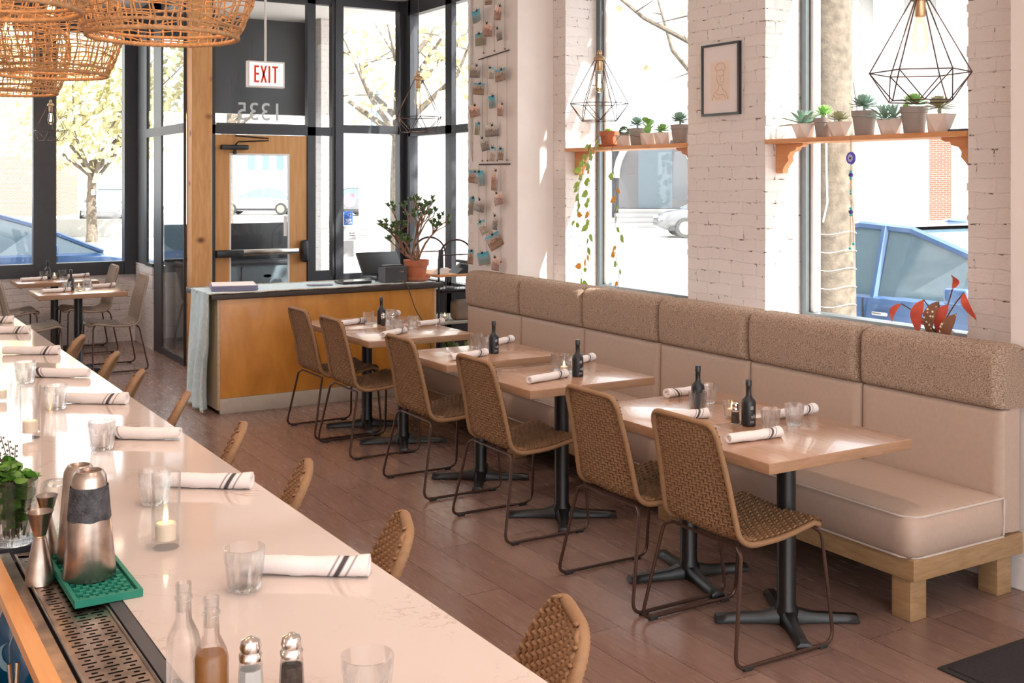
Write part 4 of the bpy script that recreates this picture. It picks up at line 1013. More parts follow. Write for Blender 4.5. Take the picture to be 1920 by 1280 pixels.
o = obj('power_cord', MB().tube(fillet([(3.98, 8.505, .94), (4.00, 8.40, .945), (4.03, 8.383, .90), (4.10, 8.378, .70), (4.22, 8.375, .52), (4.24, 8.35, .30)], .05, 6), .0045, 8), M['stem']); tag(o, 'thin brown power cord hanging down the front of the host desk', 'cord')
t = thing('pos_monitor', 'black touch screen monitor tilted away behind the printer', 'monitor', (4.00, 8.86, dz))
sc_m = MB().box(-.19, .19, -.012, .012, -.12, .12, .006).rot(Matrix.Translation((0, .02, .135)) @ Matrix.Rotation(math.radians(-42), 4, 'X'))
obj('panel', sc_m, M['black_plastic'], t); obj('stand', MB().box(-.06, .06, -.05, .08, 0, .02, .004).box(-.03, .03, .0, .03, .02, .12), M['grey_plastic'], t)
def pot(r0, r1, h, n=32, rimh=.28, lip=.006):
    return MB().lathe([(r0, 0), (r0+(r1-r0)*(1-rimh), h*(1-rimh)), (r1-.0, h*(1-rimh)), (r1+lip, h), (r1+lip-.008, h), (r1-.008, h-.012), (r0*.7, h-.02)], n)
t = thing('jade_plant', 'branching jade plant in a terracotta pot on the host desk', 'potted plant', (4.215, 8.60, dz))
obj('terracotta_pot', pot(.072, .105, .175), M['terracotta'], t)
obj('saucer', MB().lathe([(.095, 0), (.118, .022), (.121, .034), (.113, .034), (.105, .014), (.02, .012)], 36), M['terracotta'], t)
obj('soil', MB().lathe([(.098, .150), (.05, .165), (.0005, .168)], 24), M['soil'], t)
bm1 = MB(); lm = MB(); rr = random.Random(21)
def fat_leaf(mb, p, d_, L_, wd, th, cup_=.15):
    s_ = d_.cross(Vector((.1, .2, 1))); s_ = s_.normalized() if s_.length > 1e-3 else Vector((1, 0, 0)); n_ = s_.cross(d_).normalized()
    st_ = [(0, .12), (.25, .62), (.55, 1), (.82, .8), (1, .08)]; vs = []
    for a, wv in st_:
        c_ = p+d_*L_*a+n_*(cup_*L_*a*a)
        for u, h in ((-1, .0), (-.5, .8), (0, 1), (.5, .8), (1, 0), (0, -.7)): vs.append(c_+s_*u*wd*wv+n_*h*th*wv)
    fs = []
    for i in range(4):
        for j in range(6): fs.append((i*6+j, i*6+(j+1) % 6, (i+1)*6+(j+1) % 6, (i+1)*6+j))
    fs += [tuple(range(6))[::-1], tuple(24+j for j in range(6))]
    mb.add(vs, fs)
def jade(p, d_, L_, r, depth):
    q = p+d_*L_; bend = Vector((rr.uniform(-.1, .1), rr.uniform(-.1, .1), .02))*L_
    bm1.tube([p, (p+q)/2+bend, q], [r, r*.88, r*.75], 7)
    if depth == 0 or L_ < .035:
        for k in range(2):
            for s_ in range(4):
                a = PI/2*s_+k*PI/4; side = Vector((math.cos(a), math.sin(a), .45)).normalized()
                fat_leaf(lm, q-d_*(.016*k)*(1 if k else -.2), (side+d_*.5).normalized(), rr.uniform(.024, .036), .009, .003)
        return
    for k in range(rr.choice((2, 3))):
        e = (d_+Vector((rr.uniform(-.75, .75), rr.uniform(-.75, .75), rr.uniform(-.1, .5)))).normalized(); jade(q, e, L_*rr.uniform(.55, .85), r*.68, depth-1)
for dx, dy, dzz, L_ in ((-.75, -.1, .8, .16), (-.45, .25, 1, .19), (-.15, -.2, 1, .20), (.12, .1, 1, .21), (.4, -.15, 1, .17), (-.9, -.3, .55, .13), (.2, .3, 1, .18)):
    jade(Vector((dx*.03, dy*.03, .16)), Vector((dx, dy, dzz)).normalized(), L_, .011, 3)
obj('branches', bm1, M['bark_brown'], t); obj('leaves', lm, M['leaf_dark'], t)['kind'] = 'stuff'

# shelf cart between the desk and the banquette
t = thing('bar_cart', 'round ended metal cart with plank shelves between desk and banquette', 'cart', (4.695, 8.85, 0))
arch = [(-.17, 0, 0), (-.17, 0, 1.09)]+[(-.17*math.cos(a), 0, 1.09+.17*math.sin(a)) for a in [PI*k/14 for k in range(15)]]+[(.17, 0, 1.09), (.17, 0, 0)]
for y in (-.26, .26):
    obj('arched_hoop', MB().tube([(x-.1, y, z) for x, _, z in arch], .009, 8).tube([(-.27, y, 1.13), (.07, y, 1.13)], .006, 8), M['wire'], t)
for z in (.94, .53): obj('plank_shelf', MB().box(-.30, .13, -.28, .28, z, z+.022, .002), M['shelf_wood'] if z > .8 else M['kick'], t)
obj('wire_basket', MB().box(-.30, .12, -.27, .27, .80, .806), M['wire'], t)
wr = MB()
for i in range(16): wr.tube([(-.29+i*.027, -.27, .806), (-.29+i*.027, -.27, .94)], .0012, 4)
obj('wire_rods', wr, M['wire'], t)
t = thing('desk_phone', 'black desk telephone on the cart top, beside the brick', 'telephone', (4.70, 8.68, .963))
obj('base', MB().prism([(-.10, 0), (.10, 0), (.10, .085), (.03, .085)], lambda p: (p[0], -.09, p[1]), lambda p: (p[0], .09, p[1])), M['black_plastic'], t, True, ang=30)
obj('handset', MB().box(-.02, .02, -.09, .09, .088, .112, .01), M['grey_plastic'], t)
t = thing('cordless_phone', 'upright cordless handset in its white cradle on the cart', 'telephone', (4.49, 8.68, .963))
obj('cradle', MB().prism([(-.06, 0), (.06, 0), (.06, .05), (-.01, .05)], lambda p: (p[0], -.04, p[1]), lambda p: (p[0], .04, p[1])), M['white_paint'], t, True, ang=30)
obj('handset', MB().box(-.02, .025, -.013, .013, .03, .21, .01), M['black_plastic'], t)
o = obj('serving_tray', MB().box(-.16, .16, -.10, .10, 0, .02, .006), M['black_plastic']); o.location = (4.62, 8.70, .8075); tag(o, 'flat black tray in the wire tier of the cart', 'tray')
o = obj('kraft_bag', MB().box(-.09, .09, -.07, .07, 0, .17, .03), M['paper_bag']); o.location = (4.70, 8.68, .5535); tag(o, 'crumpled brown kraft bag on the lower cart shelf', 'bag')
place('votive', make_votive, 'lit votive candle on the lower cart shelf, left of the bag', (4.52, 8.66, .5535)); place('votive', make_votive, 'votive candle at the left end of the lower cart shelf', (4.45, 8.72, .5535))
t = thing('floor_plant', 'dark leafy plant standing low behind the last table', 'potted plant', (4.28, 8.02, 0))
obj('planter', MB().lathe([(.10, 0), (.15, .26), (.165, .27), (.15, .275), (.14, .25)], 28), wood('woven_planter', (.45, .3, .16), (.6, .45, .28)), t)
lm = MB(); rr = random.Random(5)
for k in range(42):
    a = rr.uniform(0, 2*PI); e = rr.uniform(.5, 1.3); d_ = Vector((math.cos(a)*math.cos(e), math.sin(a)*math.cos(e), math.sin(e))); p = Vector((0, 0, .25))+d_*rr.uniform(.06, .24)
    lm.tube([(0, 0, .24), p], .003, 4); fat_leaf(lm, p, (d_+Vector((0, 0, .1))).normalized(), rr.uniform(.08, .13), .024, .002, -.1)
obj('leaves', lm, M['leaf_dark'], t)['kind'] = 'stuff'

# ------------------------------------------------------------------ window shelves with their brackets
def bracket(parent, y, s, x=4.785):
    prof = [(0, 0), (.215, 0), (.215, -.012), (.19, -.022), (.165, -.022), (.155, -.04), (.115, -.05), (.095, -.075), (.10, -.10), (.075, -.125), (.055, -.15), (.055, -.175), (0, -.175)]
    mb = MB().prism(prof, lambda p: (x-.022, y-s*p[0], 1.992+p[1]), lambda p: (x+.022, y-s*p[0], 1.992+p[1]))
    o = obj('bracket', mb, M['shelf_wood'], parent, False); return o
def shelf(name, label, y0, y1):
    t = thing(name, label, 'shelf', (0, 0, 0)); obj('board', MB().box(4.67, 4.93, y0, y1, 1.992, 2.017, .003), M['shelf_wood'], t)
    bracket(t, y1-.002, 1); bracket(t, y0+.002, -1); return t
shelf('plant_shelf', 'orange pine shelf across the near window, holding seven potted plants', 3.505, 4.885); shelf('plant_shelf', 'orange pine shelf across the far window, holding the trailing vine', 5.591, 7.007)
SZ = 2.0175
def rosette(mb, c, n, L_, wd, th, tilt0, tilt1, cup_=.2):
    for k in range(n):
        a = k*2.39996; f = k/(n-1); e = tilt1+(tilt0-tilt1)*f; d_ = Vector((math.cos(a)*math.cos(e), math.sin(a)*math.cos(e), math.sin(e)))
        fat_leaf(mb, Vector(c)+Vector((0, 0, .008*(1-f))), d_, L_*(.55+.45*f), wd, th, cup_)
def succulent(label, x, y, potkind, leafm, kind, s=1, seed=1):
    r_ = random.Random(seed); t = thing('potted_succulent', label, 'potted plant', (x, y, SZ), r_.uniform(0, 3)); t.scale = (s, s, s)
    if potkind == 'grey': obj('plastic_pot', MB().lathe([(.043, 0), (.045, .003), (.056, .092), (.0600, .094), (.062, .122), (.058, .123), (.054, .11), (.03, .108)], 30), M['grey_pot'], t); zt = .112
    elif potkind == 'terracotta': obj('terracotta_pot', pot(.045, .062, .10), M['terracotta'], t); obj('saucer', MB().lathe([(.055, -.0), (.07, .008), (.073, .016), (.066, .016), (.058, .006), (.01, .005)], 28), M['terracotta'], t); zt = .088
    else:
        # faceted low pot, eight triangular faces
        n = 5; vs = [(.050*math.cos(2*PI*k/n), .050*math.sin(2*PI*k/n), 0) for k in range(n)]+[(.074*math.cos(2*PI*(k+.5)/n), .074*math.sin(2*PI*(k+.5)/n), .086) for k in range(n)]
        vs += [(a*.92, b*.92, .086) for a, b, c_ in vs[n:2*n]]+[(a*.88, b*.88, .074) for a, b, c_ in vs[n:2*n]]
        fs = [tuple(range(n))[::-1]]
        for k in range(n): k1 = (k+1) % n; fs += [(k, k1, n+k), (k1, n+k1, n+k), (n+k, n+k1, 2*n+k1, 2*n+k), (2*n+k, 2*n+k1, 3*n+k1, 3*n+k)]
        fs.append(tuple(3*n+k for k in range(n))); obj('faceted_pot', MB().add(vs, fs), M['white_pot'], t, False); zt = .078
    obj('soil', MB().lathe([(.048, zt-.006), (.03, zt), (.0005, zt+.002)], 16), M['soil'], t)
    mb = MB()
    if kind == 'rosette': mb.tube([(0, 0, zt-.004), (0, 0, zt+.035)], .008, 6); rosette(mb, (0, 0, zt+.038), 48, .080, .0105, .003, -.35, 1.4)
    elif kind == 'spiky':
        for cx, cy in ((-.02, 0), (.025, .01)): rosette(mb, (cx, cy, zt), 20, .155, .0095, .0045, .12, 1.3, -.15)
    elif kind == 'small': rosette(mb, (0, 0, zt+.022), 34, .072, .0105, .004, -.1, 1.3); rosette(mb, (.035, .0, zt), 16, .03, .007, .003, .2, 1.2)
    elif kind == 'ball':
        for k in range(160):
            zz = 1-2*(k+.5)/160; a = k*2.39996; q = math.sqrt(1-zz*zz); d_ = Vector((q*math.cos(a), q*math.sin(a), zz)); fat_leaf(mb, Vector((0, 0, zt+.035))+d_*.026, d_, .016, .005, .003)
    elif kind == 'broad':
        for k in range(7): a = k*2.4; d_ = Vector((math.cos(a)*.6, math.sin(a)*.6, .9)).normalized(); fat_leaf(mb, Vector((0, 0, zt+.012*k)), d_, .075, .030, .003, -.2)
        mb.tube([(0, 0, zt), (0, 0, zt+.10)], .004, 6)
        for k in range(3): a = k*2.1+.4; fat_leaf(mb, Vector((0, 0, zt+.09)), Vector((math.cos(a), math.sin(a), .7)).normalized(), .055, .024, .003, -.2)
    else: rosette(mb, (-.02, 0, zt), 22, .04, .007, .003, .1, 1.2); rosette(mb, (.03, .01, zt), 18, .035, .006, .003, .1, 1.2)
    obj('succulent_leaves', mb, leafm, t, ang=70)['kind'] = 'stuff'; return t
X = 4.79
succulent('spiky blue green succulent in a faceted white pot, leftmost on the near shelf', X, 4.685, 'white', M['leaf_blue'], 'spiky', 1, 1)
succulent('bright green rosette in a narrow grey pot, near shelf', X+.01, 4.545, 'grey', M['leaf_bright'], 'rosette', .92, 2)
succulent('low mixed succulents in a faceted white pot between two grey pots', X-.01, 4.405, 'white', M['leaf_olive'], 'small', .98, 3)
sB = succulent('tall pale green rosette in a large grey pot with a stick, near shelf', X, 4.240, 'grey', M['leaf_blue'], 'rosette', 1.12, 4)
obj('plant_stick', MB().tube([(-.03, .03, .10), (-.045, .05, .26)], .0018, 5), M['bark_brown'], sB)
succulent('fan of spiky leaves in a faceted white pot right of the tall grey pot', X, 4.065, 'white', M['leaf_blue'], 'spiky', 1.0, 5)
succulent('bright rosette above a wide grey pot, second from the right, near shelf', X, 3.91, 'grey', M['leaf_bright'], 'small', 1.15, 6)
succulent('olive rosette in a wide white faceted pot, rightmost on the near shelf', X-.01, 3.745, 'white', M['leaf_olive'], 'rosette', 1.1, 7)
o = obj('picture_ledge_tray', MB().box(-.05, .05, -.08, .08, 0, .014, .002), M['grey_plastic']); o.location = (4.80, 3.595, SZ); tag(o, 'small dark tray at the right end of the near shelf', 'tray')
tv = succulent('trailing vine in a terracotta pot on the far shelf', X, 6.60, 'terracotta', M['leaf_vine'], 'few', 1.15, 8)
succulent('dark green cactus ball in a white pot, far shelf', X, 6.42, 'white', M['leaf_dark'], 'ball', .95, 9)
succulent('pale rosette in a dark grey pot, far shelf', X, 6.265, 'grey', M['leaf_blue'], 'rosette', 1.0, 10)
succulent('broad leaved succulent in a white pot, far shelf', X-.01, 6.125, 'white', M['leaf_bright'], 'broad', .95, 11)
succulent('low green succulent in a white pot left of the last grey pot', X-.01, 5.97, 'white', M['leaf_bright'], 'small', .95, 12)
succulent('rosette in a grey pot cut by the brick pier, far shelf', X, 5.80, 'grey', M['leaf_blue'], 'rosette', 1.05, 13)
# trailing stems
def flat_leaf(mb, p, d_, L_):
    s_ = d_.cross(Vector((-1, .2, 0))); s_ = s_.normalized() if s_.length > .01 else Vector((0, 1, 0)); n_ = s_.cross(d_)
    vs = [p, p+d_*L_*.12+s_*L_*.34, p+d_*L_*.5+s_*L_*.40, p+d_*L_, p+d_*L_*.5-s_*L_*.40, p+d_*L_*.12-s_*L_*.34, p+d_*L_*.4+n_*L_*.12]
    mb.add(vs, [(0, 1, 6), (1, 2, 6), (2, 3, 6), (3, 4, 6), (4, 5, 6), (5, 0, 6)])
def vine(label, pts, seed, n, lo, hi):
    r_ = random.Random(seed); p = resample(fillet([Vector(q) for q in pts], .06, 4), .02); t = thing('trailing_vine', label, 'vine', pts[0]); o0 = Vector(pts[0])
    q = [v-o0+Vector((.004*math.sin(i*.7), .006*math.sin(i*.9), 0)) for i, v in enumerate(p)]
    obj('stem', MB().tube(q, .0018, 5), M['stem'], t); gm, om = MB(), MB()
    for i in range(n):
        v = q[int(len(q)*(lo+(hi-lo)*(i+.5)/n)) % len(q)]; a = r_.choice((-1, 1)); d_ = Vector((r_.uniform(-.5, .2), a*r_.uniform(.3, 1), r_.uniform(-1, .1))).normalized()
        L_ = r_.uniform(.045, .075); m_ = om if r_.random() < .2 else gm; m_.tube([v, v+d_*.012], .0008, 4); flat_leaf(m_, v+d_*.012, d_, L_)
    obj('vine_leaf', gm, M['leaf_vine'], t, ang=70)['kind'] = 'stuff'
    if om.v: obj('withered_leaf', om, M['leaf_orange'], t, ang=70, label='withered orange leaves')['kind'] = 'stuff'
vine('leafy vine trailing over the bracket at the far shelf end', [(4.78, 6.62, 2.14), (4.68, 6.66, 2.06), (4.655, 6.70, 1.95), (4.66, 6.79, 1.75), (4.66, 6.82, 1.62), (4.66, 6.86, 1.45)], 1, 20, .12, 1)
vine('second vine trailing in front of the far window frame', [(4.78, 6.56, 2.13), (4.66, 6.58, 2.05), (4.65, 6.63, 1.93), (4.66, 6.67, 1.7), (4.66, 6.66, 1.5), (4.66, 6.70, 1.25), (4.67, 6.79, 1.10), (4.68, 6.80, 1.0)], 2, 22, .1, 1)
vine('long thin vine hanging in the middle of the far window', [(4.78, 6.16, 2.07), (4.66, 6.30, 2.10), (4.655, 6.38, 2.02), (4.66, 6.36, 1.8), (4.66, 6.32, 1.62), (4.66, 6.37, 1.5), (4.66, 6.28, 1.38), (4.66, 6.36, 1.28), (4.66, 6.30, 1.13), (4.66, 6.33, .98)], 5, 13, .35, 1)
# evil eye ornament
t = thing('glass_eye_ornament', 'blue glass eye charm with beads hanging from the near shelf', 'ornament', (4.655, 4.212, 2.02))
cd = MB().tube([(0.03, 0, 0), (.0, 0, 0), (0, 0, -.09)], .0022, 6).tube([(0, .002, -.14), (0, -.006, -.33), (0, .004, -.46), (0, .006, -.60)], .0016, 5).tube([(0, -.002, -.14), (0, .006, -.33), (0, -.012, -.44), (0, -.018, -.58)], .0016, 5)
obj('cord', cd, M['cord'], t)
R90 = Matrix.Rotation(PI/2, 4, 'Y')
obj('glass_disc', MB().lathe([(.0005, -.005), (.030, -.005), (.0345, 0), (.030, .005), (.0005, .005)], 30, (0, 0, -.125), 'x'), M['evil_blue'], t)
obj('white_iris', MB().lathe([(.0005, -.0062), (.018, -.0062), (.0185, -.0045)], 24, (0, 0, -.125), 'x', ell=(1, 1.15)), plain('pale_iris_glass', (.50, .47, .72), .2), t); obj('pupil', MB().lathe([(.0005, -.0072), (.0065, -.0072), (.007, -.006)], 16, (0, 0, -.125), 'x'), M['black_plastic'], t)
for z, m_, r_ in ((-.198, 'teal', .009), (-.215, 'evil_dark', .0135), (-.232, 'teal', .009), (-.30, 'teal', .007), (-.315, 'teal', .008), (-.395, 'teal', .009), (-.413, 'evil_dark', .0135), (-.43, 'teal', .009)):
    obj('bead', MB().lathe([(.0005, -r_*.8), (r_*.8, -r_*.6), (r_, 0), (r_*.8, r_*.6), (.0005, r_*.8)], 14, (0, 0, z)), M[m_], t)
for y, z in ((.006, -.61), (-.018, -.585)): obj('bead', MB().lathe([(.0005, -.008), (.007, -.005), (.008, 0), (.007, .005), (.0005, .008)], 14, (0, y, z)), M['teal'], t)
# begonia behind the banquette
t = thing('begonia', 'spotted red leaved begonia standing on the ledge behind the banquette end', 'potted plant', (4.60, 3.62, .9305))
obj('plastic_pot', MB().lathe([(.045, 0), (.06, .08), (.064, .085), (.058, .085), (.05, .07)], 24), M['grey_pot'], t)
sm = MB(); sp_ = MB(); rd = MB(); r_ = random.Random(9)
def wing(mb, p, d_, L_, wd):
    s_ = Vector((-.1, 1, .15)); s_ = (s_-d_*s_.dot(d_)).normalized(); n_ = s_.cross(d_); vs = []; k = 9
    for i in range(k+1):
        f = i/k; w_ = wd*math.sin(PI*min(1, f*1.02))**.7*(1.15-f*.55); c_ = p+d_*L_*f
        for u in (-.75, -.35, 0, .4, 1): vs.append(c_+s_*u*w_+n_*(.18*abs(u)*w_+.02*math.sin(f*4)))
    mb.add(vs, [(i*5+j, i*5+j+1, (i+1)*5+j+1, (i+1)*5+j) for i in range(k) for j in range(4)])
t.scale = (1.3, 1.3, 1.3)
for (y, z, dy, dz_, L_, m_) in ((-.02, .20, .25, -1, .15, sp_), (-.10, .16, .35, -1, .15, sp_), (.04, .20, .1, -1, .14, rd), (-.055, .19, .3, -1, .13, rd), (.14, .175, .6, -1, .09, rd), (-.13, .24, -.5, -.8, .11, rd), (.09, .17, -.4, -.7, .08, rd), (-.09, .25, -.2, .9, .06, rd)):
    p = Vector((r_.uniform(-.03, .0), y, z)); sm.tube(fillet([Vector((0, 0, .07)), Vector((0, y*.6, z*.8)), p], .03, 4), .0025, 5); wing(m_, p, Vector((-.15, dy, dz_)).normalized(), L_, .032 if L_ > .12 else .018)
obj('stems', sm, M['stem'], t); obj('spotted_leaf', sp_, M['spotted'], t, label='brown leaves with white spots'); obj('red_leaf', rd, M['red_leaf'], t, label='red leaves')

# ------------------------------------------------------------------ framed drawing
t = thing('framed_drawing', 'black framed line drawing of a head on the brick pier between the windows', 'picture', (4.668, 5.262, 2.40))
fw, fh = .172, .222
obj('frame', MB().box(-.012, .012, -fw, fw, fh-.014, fh).box(-.012, .012, -fw, fw, -fh, -fh+.014).box(-.012, .012, -fw, -fw+.014, -fh+.014, fh-.014).box(-.012, .012, fw-.014, fw, -fh+.014, fh-.014), M['black_plastic'], t, False)
obj('mount', MB().box(-.002, .004, -fw+.014, fw-.014, -fh+.014, fh-.014), plain('pale_mount_board', (.80, .74, .74), .8, vary=.01), t, False)
obj('drawing', MB().box(-.004, -.002, -.085, .085, -.13, .11), M['sketch'], t, False)
ln = MB()
def stroke(pts, r=.0011): ln.tube([(-.0045, -a, b) for a, b in fillet([Vector((p[0], p[1], 0)) for p in pts], .02, 4) for a, b in [(0, 0)]] if False else [(-.0045, -p.x, p.y) for p in fillet([Vector((q[0], q[1], 0)) for q in pts], .02, 4)], r, 4)
stroke([(-.03, .05), (-.035, .02), (-.03, -.01), (-.012, -.035), (.012, -.035), (.03, -.01), (.032, .03), (.03, .055)])
stroke([(-.04, .055), (-.045, .08), (-.02, .10), (.01, .103), (.04, .09), (.045, .06), (.03, .05), (.01, .062), (-.02, .055), (-.04, .055)])
stroke([(-.02, .02), (-.01, .024), (-.004, .02)]); stroke([(.008, .02), (.015, .024), (.024, .02)]); stroke([(0, .02), (.004, 0), (-.004, -.003)]); stroke([(-.008, -.015), (0, -.018), (.010, -.014)])
stroke([(-.012, -.036), (-.016, -.06), (-.06, -.085), (-.075, -.13)]); stroke([(.014, -.036), (.016, -.06), (.05, -.08), (.07, -.125)]); stroke([(-.04, -.08), (-.01, -.10), (.03, -.09), (.05, -.12)]); stroke([(-.06, -.10), (-.03, -.125), (0, -.11)])
obj('pencil_lines', ln, M['ink'], t)

# ------------------------------------------------------------------ postcards clipped on strings
ph = [(7.505,3.162,.08,.058),(7.681,3.068,.105,.109),(7.343,3.054,.07,.126),(7.522,2.945,.098,.116),(7.673,2.886,.098,.109),(7.359,2.889,.062,.11),(7.707,2.637,.105,.11),(7.472,2.605,.045,.099),(7.327,2.577,.125,.102),(7.63,2.492,.102,.101),(7.456,2.381,.07,.107),(7.715,2.325,.1,.106),(7.311,2.312,.07,.106),(7.647,2.179,.068,.105),(7.464,2.159,.12,.099),(7.597,2.056,.072,.117),(7.456,1.978,.048,.119),(7.311,1.975,.05,.101),(7.733,1.801,.11,.106),(7.647,1.789,.055,.13),(7.407,1.776,.068,.172),(7.375,1.633,.105,.106),(7.767,1.572,.048,.153),(7.639,1.579,.115,.109),(7.423,1.452,.055,.123),(7.63,1.399,.08,.121),(7.464,1.302,.13,.128),(7.767,1.165,.055,.123),(7.622,1.161,.105,.109),(7.399,1.137,.088,.115)]
tl_ = [0, -15, 8, 6, -4, -12, 5, 0, -8, 6, -8, -10, 4, 5, -3, -14, 8, 3, 6, -10, 2, -12, 8, 10, 5, -28, -30, 4, -12, 4]
rows = ['at the top edge, above all others', 'orange and blue, upper left of the first column', 'dark narrow print at the right of the top rows', 'blue print, second row right of the orange one', 'brown hillside, third row left', 'curled narrow print, third row right',
 'first print under the upper rod, left', 'print half hidden behind the first row under the rod', 'wide red brown landscape under the upper rod', 'blue print with columns, under the upper rod', 'green and white print in the middle column', 'pale portrait print at the left, below the columns print', 'reddish print at the right edge, mid height', 'pale print left of the wide dark one', 'wide dark print in the middle of the board', 'grey print hanging below the wide dark one',
 'slim pale print just above the lower rod', 'brown print above the lower rod, right', 'blue print just under the lower rod, left', 'curled print overlapping the blue one under the lower rod', 'tall brown print under the lower rod, right', 'grey white print touching the tall one from below', 'pale sliver behind the teal print', 'teal print tilted right, below the lower rod', 'brown twisted print at the right, low', 'blue print tilted steeply, low left', 'ochre print tilted steeply, low middle', 'teal print seen nearly edge on, bottom left', 'brown print above the banquette, bottom middle', 'print with blue top just above the banquette, bottom right']
rr = random.Random(8)
for i, (y, z, a, b) in enumerate(ph):
    a *= 1.0; b *= .92; y += .02
    mb = MB(); cv = rr.choice((-1, 1))*rr.uniform(.006, .018)
    mb.grid(lambda u, v: (cv*(2*u-1)**2-.002*v, (u-.5)*a, -b*v), 8, 4)
    n0 = len(mb.v); mb.add([(p[0]-.0006, p[1], p[2]) for p in mb.v[:n0]], [tuple(reversed([q for q in f])) for f in list(mb.f)])
    o = obj('postcard', mb, PHOTO[(i*5+i//3) % 6]); x_ = 4.318-(.014 if i % 2 else 0)
    o.location = (x_, y, z+b/2); o.rotation_euler = (math.radians(tl_[i]), 0, rr.uniform(.1, .62)); tag(o, 'clipped postcard, '+rows[i], 'postcard', 'postcards clipped on the pilaster')
    obj('binder_clip', MB().box(-.006, .004, -.008, .008, -.012, .004, .001).tube([(-.004, -.006, .003), (-.010, -.010, .016)], .0014, 4).tube([(-.004, .006, .003), (-.010, .010, .016)], .0014, 4), M['black_plastic'], o)
for (y0, z0, y1, z1, nm, zb_, ys_) in ((7.76, 3.60, 7.27, 3.60, 'highest', 2.78, (7.68, 7.51, 7.35)), (7.76, 2.735, 7.285, 2.765, 'upper', 1.93, (7.70, 7.62, 7.465, 7.32)), (7.75, 1.902, 7.275, 1.90, 'lower', 1.15, (7.755, 7.64, 7.41))):
    t = thing('hanging_rod', nm+' thin dark rod with the postcard strings on the pilaster', 'rod', (4.352, (y0+y1)/2, (z0+z1)/2), 0, 'postcard rods'); c_ = Vector(t.location)
    obj('rod', MB().tube([Vector((4.352, y0, z0))-c_, Vector((4.352, y1, z1))-c_], .005, 8), M['wire'], t)
    for q in ys_: obj('string', MB().tube([Vector((4.352, q, z0+(z1-z0)*(q-y0)/(y1-y0)))-c_, Vector((4.353, q, zb_))-c_], .0011, 4).box(-.004+.001, .004+.001, q-.006-c_.y, q+.006-c_.y, zb_-.006-c_.z, zb_+.006-c_.z), M['bark_brown'], t)

# ------------------------------------------------------------------ pendants
def make_wire_pendant():
    t = thing('wire_pendant', '', 'pendant lamp'); wm = MB()
    R, r0, rb, n = .178, .032, .118, 6
    top = [Vector((r0*math.cos(2*PI*k/n), r0*math.sin(2*PI*k/n), .265)) for k in range(n)]; mid = [Vector((R*math.cos(2*PI*k/n), R*math.sin(2*PI*k/n), 0)) for k in range(n)]
    low = [Vector((rb*math.cos(2*PI*(k+.5)/n), rb*math.sin(2*PI*(k+.5)/n), -.105)) for k in range(n)]
    for k in range(n):
        k1 = (k+1) % n
        for a, b in ((top[k], mid[k]), (mid[k], mid[k1]), (mid[k], low[k]), (mid[k1], low[k]), (low[k], low[k1]), (top[k], top[k1])): wm.tube([a, b], .0024, 6)
    obj('wire_cage', wm, M['wire'], t)
    obj('socket', MB().lathe([(.017, .205), (.019, .208), (.019, .262), (.036, .266), (.036, .272), (.030, .285), (.018, .293), (.010, .297), (.014, .302), (.016, .312), (.012, .324), (.004, .33)], 24), M['brass'], t)
    b_ = obj('bulb', MB().lathe([(.013, .205), (.016, .19), (.027, .14), (.030, .115), (.027, .09), (.016, .072), (.0005, .066)], 24), M['amber'], t)
    fl = MB()
    for k in range(6): a = k*PI/3; fl.tube([(.006*math.cos(a), .006*math.sin(a), .18), (.010*math.cos(a+.5), .010*math.sin(a+.5), .10)], .0011, 4)
    obj('filament', fl, M['filament'], b_)
    obj('cord', MB().tube([(0, 0, .33), (0, 0, CH-2.2)], .003, 6), M['black_plastic'], t)
    L = bpy.data.lights.new('lamp', 'POINT'); L.energy = .8; L.color = (1, .68, .38); L.shadow_soft_size = .03
    lo = bpy.data.objects.new('lamp_light', L); C.objects.link(lo); lo.parent = t; lo.location = (0, 0, .04)
    return t
def pend(label, x, y, z, rz, s=1):
    o = place('pendant', make_wire_pendant, label, (x, y, z), rz, 'wire cage pendants', scale=s); return o
pend('dark wire cage pendant hanging before the near window, lamp nearest the camera', 3.39, 2.74, 2.17, .28); pend('wire cage pendant hanging before the far window above its shelf', 3.99, 5.60, 2.245, .5)
pend('wire cage pendant hanging by the glass bay left of the postcards', 3.50, 7.11, 2.22, .15); pend('wire cage pendant above the window tables, beneath the baskets', 1.82, 12.05, 2.275, .5, .95)
